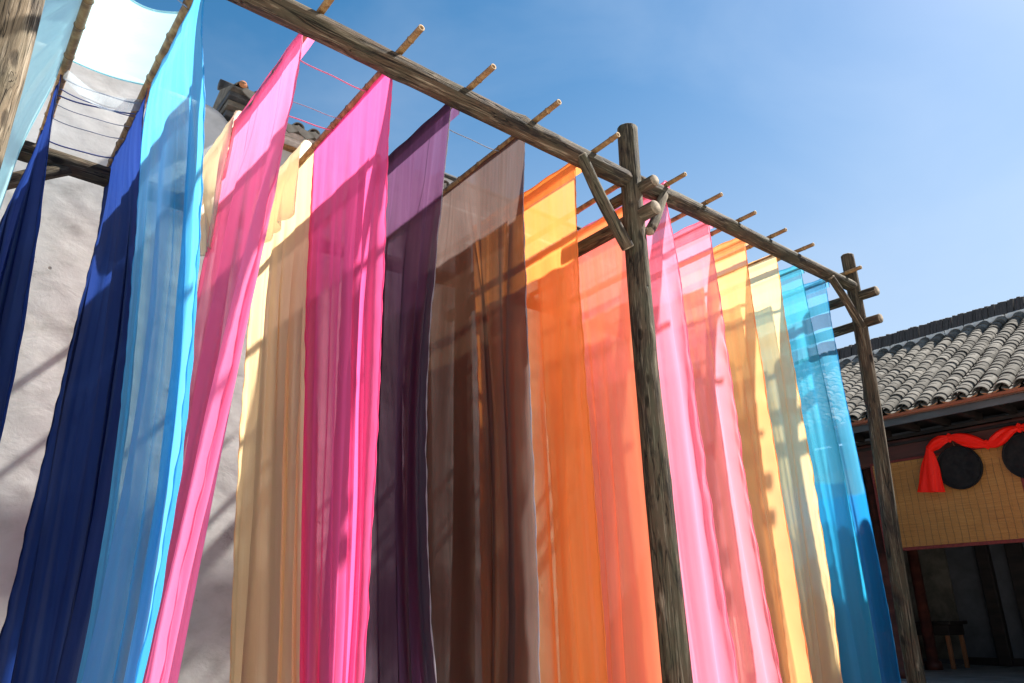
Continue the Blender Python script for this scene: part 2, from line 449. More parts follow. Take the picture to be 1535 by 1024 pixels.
LOGN = [0]
def log(name, p0, p1, r0, r1, mat, parent, bend=0.02, rough=0.05, sides=44, cap=True, knots=3):
    """irregular round timber from p0 to p1; local Z runs along it"""
    LOGN[0] += 1
    seed = LOGN[0] * 17
    p0 = Vector(p0); p1 = Vector(p1)
    L = (p1 - p0).length
    ns = max(8, int(L / 0.07))
    z = np.linspace(0, L, ns + 1)[:, None]
    th = np.linspace(0, 2 * math.pi, sides, endpoint=False)[None, :]
    t = z / L
    r = (r0 + (r1 - r0) * t) * (1 + rough * fsum(seed, (z, 2.2), (np.cos(th), 1.2), (np.sin(th), 1.2))
                                + rough * .55 * fsum(seed + 1, (z, .8), (np.cos(th), 5.0), (np.sin(th), 5.0)))
    r = r * (1 + rough * .30 * fsum(seed + 2, (z, 1.6), (np.cos(th), 11.0), (np.sin(th), 11.0)) + rough * .22 * fsum(seed + 3, (z, 9.0), (np.cos(th), 4.0), (np.sin(th), 4.0)))
    gr_ = np.sin(th * 9 + 2.2 * fsum(seed + 4, (z, 1.1)) + seed)                 # weathering grooves
    r = r * (1 - rough * .9 * np.maximum(0, gr_ - .72) / .28 * (.5 + .5 * fsum(seed + 5, (z, 2.0), (np.cos(th), 1.5))))
    rs = np.random.RandomState(seed)
    for k in range(knots):
        kz = rs.rand() * L; ka = rs.rand() * 6.28; kr = 0.05 + .05 * rs.rand()
        dth = np.angle(np.exp(1j * (th - ka)))
        r = r + (r0 * .16) * np.exp(-((z - kz) / kr) ** 2 - (dth / .5) ** 2)
    bx = bend * (np.sin(math.pi * t + rs.rand()) * np.sin(rs.rand() * 6 + 3 * t))
    by = bend * (np.sin(math.pi * t * 1.4 + rs.rand() * 3))
    bx = bx - bx[0] * (1 - t) - bx[-1] * t; by = by - by[0] * (1 - t) - by[-1] * t
    X = r * np.cos(th) + bx; Y = r * np.sin(th) + by; Z = z + 0 * th
    V = np.stack([X, Y, Z], -1).reshape(-1, 3).tolist()
    F = []
    for i in range(ns):
        for j in range(sides):
            a = i * sides + j; b = i * sides + (j + 1) % sides
            F.append((a, b, b + sides, a + sides))
    nf = len(F)
    if cap:
        for row, sgn in ((0, -1), (ns, 1)):
            base = len(V)
            for j in range(sides):
                q = V[row * sides + j]
                cx, cy = float(bx[row, 0]), float(by[row, 0])
                V.append((cx + (q[0] - cx) * .86, cy + (q[1] - cy) * .86, q[2] + sgn * .012))
            V.append((float(bx[row, 0]), float(by[row, 0]), z[row, 0] + sgn * .010))
            for j in range(sides):
                k = (j + 1) % sides
                a, b, c, d = row * sides + j, row * sides + k, base + k, base + j
                F.append((a, b, c, d) if sgn > 0 else (b, a, d, c))
                F.append((d, c, base + sides) if sgn > 0 else (c, d, base + sides))
    me = bpy.data.meshes.new(name)
    me.from_pydata(V, [], F)
    me.materials.append(mat); me.materials.append(M_CUT)
    me.polygons.foreach_set('use_smooth', [True] * len(F))
    mi = [0] * nf + [1] * (len(F) - nf)
    me.polygons.foreach_set('material_index', mi)
    me.update()
    o = bpy.data.objects.new(name, me)
    link(o, parent)
    o.rotation_mode = 'QUATERNION'
    o.rotation_quaternion = (p1 - p0).to_track_quat('Z', 'Y')
    o.location = p0 - parent_loc(parent)
    return o

def tube_vf(pts, r, sides=8, verts=None, faces=None, caps=True):
    verts = [] if verts is None else verts
    faces = [] if faces is None else faces
    b0 = len(verts)
    n = len(pts)
    pts = [Vector(p) for p in pts]
    rr = r if hasattr(r, '__len__') else [r] * n
    ref = None
    for i, p in enumerate(pts):
        d = (pts[min(i + 1, n - 1)] - pts[max(i - 1, 0)])
        if d.length < 1e-9:
            d = Vector((0, 0, 1))
        d.normalize()
        if ref is None:
            ref = d.orthogonal().normalized()
        u = (ref - d * ref.dot(d)).normalized()
        ref = u
        w = d.cross(u)
        for j in range(sides):
            a = 2 * math.pi * j / sides
            verts.append(tuple(p + (u * math.cos(a) + w * math.sin(a)) * rr[i]))
    for i in range(n - 1):
        for j in range(sides):
            a = b0 + i * sides + j; b = b0 + i * sides + (j + 1) % sides
            faces.append((a, b, b + sides, a + sides))
    if caps:
        faces.append(tuple(b0 + j for j in reversed(range(sides))))
        faces.append(tuple(b0 + (n - 1) * sides + j for j in range(sides)))
    return verts, faces

def tube(name, pts, r, mat, parent=None, sides=8, loc=None):
    v, f = tube_vf(pts, r, sides)
    return mesh_obj(name, v, f, mat, parent, True, loc)

# ------------------------------------------------------------------ ground
def stone_ground():
    m, n, l = newmat('courtyard_stone')
    tc = n.new('ShaderNodeTexCoord')
    br = n.new('ShaderNodeTexBrick')
    br.inputs['Scale'].default_value = 1.0
    br.inputs['Brick Width'].default_value = 0.9
    br.inputs['Row Height'].default_value = 0.45
    br.inputs['Mortar Size'].default_value = 0.012
    br.inputs['Color1'].default_value = (0.52, 0.50, 0.47, 1)
    br.inputs['Color2'].default_value = (0.60, 0.58, 0.55, 1)
    br.inputs['Mortar'].default_value = (0.22, 0.21, 0.19, 1)
    l.new(tc.outputs['Object'], br.inputs['Vector'])
    ns = noise(n, l, tc.outputs['Object'], 3, 6)
    c = mixcol(n, l, 0.4, br.outputs['Color'], mixcol(n, l, ns.outputs['Fac'], (0.42, 0.40, 0.37), (0.64, 0.62, 0.58)))
    principled(n, l, c, 0.85, math_node(n, l, 'ADD', br.outputs['Fac'], ns.outputs['Fac']), 0.4, 0.01)
    return m
gr = mesh_obj('ground', [(-400, -400, 0), (400, -400, 0), (400, 400, 0), (-400, 400, 0)], [(0, 1, 2, 3)], stone_ground())
gr['kind'] = 'structure'

# ------------------------------------------------------------------ plaster wall behind the frame
WY = 7.80
wall = thing('plaster_wall', 'tall rough grey plaster wall behind the hanging cloths', 'wall', (2.0, WY, 0))
def wall_sheet(name, x0, x1, z1, y, parent, corner=None):
    dx = 0.055
    nx = int((x1 - x0) / dx); nz = int(z1 / dx)
    x = np.linspace(x0, x1, nx + 1)[None, :]; z = np.linspace(0, z1, nz + 1)[:, None]
    d = 0.010 * fsum(3, (x, 1.3), (z, 1.7)) + 0.006 * fsum(4, (x, 4.1), (z, 4.6)) + 0.003 * fsum(5, (x, 9.5), (z, 12.0)) \
        + 0.006 * np.maximum(0, fsum(8, (x, 15.0), (z, 21.0))) ** 2 * 2
    X = x + 0 * z; Z = z + 0 * x; Y = y - d
    if corner:                                   # rounded, crumbling upper corner of the outer coat
        r = corner
        cx, cz = x1 - r, z1 - r
        k = (X > cx) & (Z > cz)
        rad = np.maximum(np.maximum((X - cx), (Z - cz)), 1e-6)
        rr = np.sqrt((X - cx) ** 2 + (Z - cz) ** 2)
        s = np.where(k & (rr > 1e-6), rad / np.maximum(rr, 1e-6), 1)
        X = np.where(k, cx + (X - cx) * s, X); Z = np.where(k, cz + (Z - cz) * s, Z)
        X = np.where((x >= x1 - 1e-6) & ~k, X + 0.03 * fsum(21, (z, 9.0)), X)
    V = np.stack([X, Y, Z], -1).reshape(-1, 3)
    n1 = nx + 1
    F = [(i * n1 + j, i * n1 + j + 1, (i + 1) * n1 + j + 1, (i + 1) * n1 + j) for i in range(nz) for j in range(nx)]
    # rim folded back so the coat has a thickness
    V = V.tolist()
    ring = [j for j in range(n1)] + [i * n1 + nx for i in range(1, nz + 1)] + [nz * n1 + j for j in range(nx - 1, -1, -1)] + [i * n1 for i in range(nz - 1, 0, -1)]
    b = len(V)
    for q in ring:
        V.append((V[q][0], y + 0.05, V[q][2]))
    m_ = len(ring)
    F += [(ring[(i + 1) % m_], ring[i], b + i, b + (i + 1) % m_) for i in range(m_)]
    return mesh_obj(name, V, F, M_PLASTER, parent, True)
wall_sheet('plaster_coat', -6.0, 2.10, 7.19, WY, wall, 0.34)
wall_sheet('wall_face', 1.8, 10.25, 7.12, WY + 0.075, wall)
box('wall_core', (-6.0, WY + 0.13, 0), (10.25, WY + 0.55, 7.10), M_PLASTER, wall, 0)
box('upper_wall', (5.05, WY + 0.10, 7.105), (10.25, WY + 0.55, 7.56), M_PLASTER, wall, 0.01)
box('wall_cap', (5.00, WY + 0.04, 7.562), (10.30, WY + 0.61, 7.60), M_GREYBOARD, wall, 0.008)

# tiled coping: half-round tiles running down to a scalloped lip
def barrel_mesh(name, r, th, length, seg=7, taper=0.9):
    """half-round tile; local X along its length (0 = lower end), convex side +Z"""
    V, F = [], []
    for xx, s in ((0, 1.0), (length, taper)):
        for rr in (r * s, r * s - th):
            for k in range(seg + 1):
                a = math.pi * k / seg
                V.append((xx, rr * math.cos(a), rr * math.sin(a) * 0.80))
    m_ = seg + 1
    def dup(*ids):                                   # end faces get their own corners so the barrel shades cleanly
        b = len(V)
        V.extend([V[q] for q in ids])
        F.append(tuple(range(b, b + len(ids))))
    for k in range(seg):
        F.append((k, k + 1, 2 * m_ + k + 1, 2 * m_ + k))
        F.append((m_ + k + 1, m_ + k, 3 * m_ + k, 3 * m_ + k + 1))
    for k in range(seg):
        dup(k + 1, k, m_ + k, m_ + k + 1)
        dup(2 * m_ + k, 2 * m_ + k + 1, 3 * m_ + k + 1, 3 * m_ + k)
    dup(0, 2 * m_, 3 * m_, m_); dup(seg, m_ + seg, 3 * m_ + seg, 2 * m_ + seg)
    return V, F
def shared_mesh(name, V, F, mat, smooth=True):
    me = bpy.data.meshes.new(name)
    me.from_pydata(V, [], F)
    if smooth:
        me.polygons.foreach_set('use_smooth', [True] * len(F))
    me.materials.append(mat)
    me.update()
    return me
def inst(name, me, parent, M):
    o = bpy.data.objects.new(name, me)
    link(o, parent)
    M = M.copy()
    M.translation = M.translation - parent_loc(parent)
    o.matrix_local = M
    return o
cop_me = [shared_mesh('coping_tile', *barrel_mesh('c', .075, .014, .23), M_TILE[i]) for i in (1, 2, 3)]
def disc_vf(r, th, seg=14):
    V = [(0, r * math.cos(6.2832 * k / seg), r * math.sin(6.2832 * k / seg)) for k in range(seg)] + \
        [(-th, .86 * r * math.cos(6.2832 * k / seg), .86 * r * math.sin(6.2832 * k / seg)) for k in range(seg)] + [(-th * .6, 0, 0)]
    F = [(k, (k + 1) % seg, seg + (k + 1) % seg, seg + k) for k in range(seg)] + [(seg + k, seg + (k + 1) % seg, 2 * seg) for k in range(seg)]
    return V, F
disc_me = shared_mesh('tile_medallion', *disc_vf(.050, .015), M_CLAY)
def lip_vf():
    V, F = [], []
    n_ = 9
    for k in range(n_):                      # hanging scalloped drip tile, pointed in the middle
        t = -1 + 2 * k / (n_ - 1)
        zlow = -0.055 - 0.075 * (1 - abs(t)) ** .8
        for dx_ in (0, 0.016):
            V += [(dx_, t * .115, 0.035 * (t * t - .3)), (dx_, t * .115, zlow)]
    for k in range(n_ - 1):
        a = k * 4; b = a + 4
        F += [(a, a + 1, b + 1, b), (a + 2, b + 2, b + 3, a + 3), (a + 1, a + 3, b + 3, b + 1), (a, b, b + 2, a + 2)]
    return V, F
lip_me = shared_mesh('drip_tile', *lip_vf(), M_TILE[1], False)
def coping(x0, x1, zb, hs=1.0, lip=True):
    """little tiled roof along the wall top between x0 and x1, its underside at zb"""
    yf = WY - 0.27
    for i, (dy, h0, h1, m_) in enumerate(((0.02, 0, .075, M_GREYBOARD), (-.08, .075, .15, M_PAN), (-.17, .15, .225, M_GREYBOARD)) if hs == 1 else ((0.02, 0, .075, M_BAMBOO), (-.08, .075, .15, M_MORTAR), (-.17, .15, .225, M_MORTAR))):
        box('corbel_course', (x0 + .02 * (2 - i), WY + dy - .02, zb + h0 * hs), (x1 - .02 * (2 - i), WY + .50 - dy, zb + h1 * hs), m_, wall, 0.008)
    zl = zb + .27 * hs
    ym, zt = WY + .24, zb + .52 * hs
    al = math.atan2(zt - zl, ym - yf)
    V = [(x0, yf, zl - .04), (x1, yf, zl - .04), (x1, ym, zt - .04), (x0, ym, zt - .04), (x0, 2 * ym - yf, zl - .04), (x1, 2 * ym - yf, zl - .04),
         (x0, yf, zl - .065), (x1, yf, zl - .065), (x1, 2 * ym - yf, zl - .065), (x0, 2 * ym - yf, zl - .065)]
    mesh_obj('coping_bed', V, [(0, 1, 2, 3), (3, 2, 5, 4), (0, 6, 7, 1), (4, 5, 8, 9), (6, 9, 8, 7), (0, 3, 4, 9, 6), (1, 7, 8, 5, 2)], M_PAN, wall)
    n_ = max(2, int(round((x1 - x0) / .215)))
    step = (x1 - x0) / n_
    for k in range(n_):
        xc = x0 + step * (k + .5)
        for q in range(3):
            s = q * .185
            for sd in (1, -1):
                rot = Matrix(((0, sd, 0), (sd * math.cos(al), 0, 0), (math.sin(al), 0, 1))).to_3x3()
                xa = Vector((0, sd * math.cos(al), math.sin(al))); ya = Vector((1, 0, 0)) * (-sd); za = xa.cross(ya)
                if za.z < 0:
                    ya = -ya; za = xa.cross(ya)
                M = Matrix((xa, ya, za)).transposed().to_4x4()
                y0 = yf if sd > 0 else 2 * ym - yf
                M.translation = Vector((xc + rng.uniform(-.008, .008), y0 + sd * s * math.cos(al), zl - .03 + s * math.sin(al) + .012))
                inst('coping_tile', cop_me[rng.randint(3)], wall, M)
        if lip:
            M = Matrix(((0, 1, 0), (1, 0, 0), (0, 0, 1))).to_4x4()
            Mt = Matrix((Vector((0, 1, 0)), Vector((1, 0, 0)), Vector((0, 0, 1)))).transposed().to_4x4()
            Mt.translation = Vector((xc + step / 2, yf - .012, zl - .02))
            if k < n_ - 1:
                inst('drip_tile', lip_me, wall, Mt)
            Md = Mt.copy(); Md.translation = Vector((xc, yf - .008, zl + .012))
            if hs == 1:
                inst('tile_medallion', disc_me, wall, Md)
    tube('coping_ridge', [(x0 - .02, ym, zt + .03), (x1 + .02, ym, zt + .03)], .07, M_TILE_DARK, wall, 10)
coping(1.96, 2.42, 7.16)
coping(2.46, 5.00, 7.02, .62)

# ------------------------------------------------------------------ timber drying frame
frame = thing('timber_drying_frame', 'tall frame of weathered round logs carrying the bamboo poles and cloths', 'drying frame', (4.9, 4.25, 0))
FY, BZ = 4.25, 4.0 + EH
log('post', (-0.075, FY, 0), (-0.072, FY, 6.75), .128, .112, M_LOG_PALE, frame, .02, .06)
log('post', (5.00, FY - .02, 0), (4.925, FY, 6.20), .122, .100, M_LOG, frame, .03, .06)
log('post', (8.93, FY, 0), (9.10, FY, 6.03), .096, .082, M_LOG_DARK, frame, .04, .06)
log('post', (-0.09, 7.12, 0), (-0.08, 7.12, 6.1), .14, .11, M_LOG_DARK, frame)
log('post', (4.95, 7.12, 0), (4.92, 7.12, 6.05), .14, .10, M_LOG_DARK, frame)
log('post', (9.12, 7.12, 0), (9.12, 7.12, 6.0), .14, .10, M_LOG_DARK, frame)
log('beam', (-1.6, FY, BZ), (4.85, FY + .01, BZ - .01), .100, .092, M_LOG_DARK, frame, .02, .07, knots=9)
log('beam', (5.00, FY + .02, BZ + .01), (9.06, FY - .01, BZ - .02), .090, .074, M_LOG_DARK, frame, .02, .07, knots=8)
log('beam', (-1.6, 7.12, 3.95 + EH), (4.86, 7.12, 3.95 + EH), .096, .090, M_LOG_DARK, frame, .03, .06)
log('beam', (4.98, 7.12, 3.95 + EH), (9.5, 7.12, 3.93 + EH), .088, .078, M_LOG_DARK, frame, .03, .06)
log('crossbeam', (4.935, 3.99, 3.585 + EH), (4.935, 7.45, 3.60 + EH), .070, .072, M_LOG, frame, .012, .05)
log('tie_stub', (4.955, 3.99, 3.885 + EH), (4.955, 4.55, 3.885 + EH), .058, .055, M_LOG, frame, .0, .04, knots=1)
log('crossbeam', (9.10, 3.96, 3.83 + EH), (9.12, 7.45, 3.84 + EH), .062, .066, M_LOG_DARK, frame, .012, .05)
log('crossbeam', (9.10, 3.98, 3.46 + EH), (9.12, 7.45, 3.48 + EH), .060, .066, M_LOG_DARK, frame, .012, .05)
log('brace', (4.20, FY - .05, 3.96 + EH), (4.755, FY - .04, 3.20 + EH), .052, .060, M_LOG, frame, .01, .05)
log('brace', (5.34, FY - .05, 3.96 + EH), (5.03, FY - .08, 3.44 + EH), .042, .050, M_LOG_PALE, frame, .012, .06)
log('brace', (8.48, FY - .04, 3.93 + EH), (9.05, FY - .05, 3.40 + EH), .044, .050, M_LOG_DARK, frame, .008, .05)
log('brace', (0.56, 7.10, 3.90 + EH), (-.05, 7.08, 3.46 + EH), .062, .068, M_LOG, frame, .01, .05)

# ------------------------------------------------------------------ bamboo poles laid across the beams
PZ0, PZ1 = 4.128 + EH, 4.075 + EH            # height at the front beam, at the rear beam
def pole_z(y):
    return PZ0 + (PZ1 - PZ0) * (y - FY) / (7.12 - FY)
POLES = []
def bamboo(x, y0, y1, r0, r1, label, dz=0.0):
    pts, rr = [], []
    seed = rng.randint(9999)
    L = y1 - y0
    y = 0.0
    joints = []
    q = rng.uniform(.08, .25)
    while q < L - .05:
        joints.append(q); q += rng.uniform(.26, .40)
    ys = sorted(set([0, L] + [k * L / 30 for k in range(31)] + [j + d for j in joints for d in (-.022, -.009, 0, .009, .022) if 0 < j + d < L]))
    bendx = rng.uniform(-.015, .015); bendz = rng.uniform(-.012, .012)
    for s in ys:
        t = s / L
        r = (r0 + (r1 - r0) * t) * (.88 + .12 * min(1, t * 3))
        for j in joints:
            if abs(s - j) < 1e-6:
                r *= 1.14
            elif abs(abs(s - j) - .009) < 1e-6:
                r *= 1.06
        yy = y0 + s
        pts.append((x + bendx * math.sin(math.pi * t * 1.3), yy, pole_z(yy) + dz + bendz * math.sin(math.pi * t)))
        rr.append(r)
    v, f = tube_vf(pts, rr, 14, caps=False)
    root = mesh_obj('bamboo_pole', v, f, M_BAMBOO, None, True, loc=pts[0])
    tag(root, label, 'bamboo pole', 'bamboo poles laid across the timber frame')
    # cut ends with a hollow, and the dark joint rings
    for k, sgn in ((0, -1), (-1, 1)):
        c = Vector(pts[k]); r = rr[k]; V, F = [], []
        for j in range(14):
            a = 6.28318 * j / 14
            e = Vector((math.cos(a), 0, math.sin(a)))
            V += [tuple(c + e * r + Vector((0, sgn * .001, 0))), tuple(c + e * r * .62 + Vector((0, sgn * .003, 0))), tuple(c + e * r * .58 - Vector((0, sgn * .04, 0)))]
        for j in range(14):
            a = 3 * j; b = 3 * ((j + 1) % 14)
            F += [(a, b, b + 1, a + 1), (a + 1, b + 1, b + 2, a + 2)]
        F.append(tuple(3 * j + 2 for j in range(14)))
        mesh_obj('cut_end', V, F, M_BAMBOO_END, root)
    for j in joints:
        i = min(range(len(ys)), key=lambda i_: abs(ys[i_] - j))
        V, F = tube_vf([Vector(pts[i]) - Vector((0, .005, 0)), pts[i], Vector(pts[i]) + Vector((0, .005, 0))], [rr[i] * .95, rr[i] * 1.05, rr[i] * .95], 14)
        mesh_obj('joint_ring', V, F, M_BAMBOO_NODE, root, True)
    POLES.append(root)
    return root
bamboo(0.285, 3.7, 7.50, .034, .032, 'bare bamboo pole at far left where pale canopy cloth bends down')
bamboo(0.87, 3.85, 7.52, .043, .038, 'thick bamboo pole carrying the navy and light blue cloths, left of pink')
bamboo(1.63, 3.80, 7.45, .031, .034, 'bamboo pole whose tip leaves the top edge above the first pink cloth')
bamboo(2.29, 3.89, 7.50, .030, .036, 'bamboo pole bearing the hot pink cloth and the long cream cloth')
bamboo(2.97, 3.90, 7.40, .029, .034, 'bamboo pole threaded through the dark top hem of purple cloth')
bamboo(3.68, 3.91, 7.46, .029, .034, 'orange brown bamboo pole above the sheer dark brown cloth')
bamboo(4.42, 3.93, 7.42, .029, .034, 'bamboo pole over the orange cloth, tip ending at middle post')
bamboo(5.03, 4.34, 7.44, .030, .034, 'bamboo pole hidden at its tip by the middle post')
bamboo(5.43, 3.98, 7.40, .026, .032, 'bamboo pole first to the right of the middle post')
bamboo(6.04, 4.00, 7.44, .026, .032, 'bamboo pole second to the right of the middle post')
bamboo(6.65, 4.01, 7.42, .026, .032, 'bamboo pole third to the right of the middle post')
bamboo(7.27, 4.03, 7.46, .026, .032, 'bamboo pole fourth to the right of the middle post')
bamboo(7.86, 4.04, 7.40, .026, .032, 'bamboo pole fifth to the right of the middle post')
bamboo(8.93, 4.02, 7.44, .028, .032, 'bamboo pole nearest the right post, tip just beside its top')
for x_, w_ in ((6.36, 'coral pink'), (7.02, 'peach'), (7.66, 'pale yellow'), (8.25, 'teal blue')):
    bamboo(x_, 4.30, 7.38, .016, .020, 'thin bamboo pole inside the top hem of the %s cloth' % w_, -.03)
bamboo(5.025, 4.36, 7.1, .022, .026, 'thin bamboo pole holding the deep orange cloth beside the crossbeam', -.30)

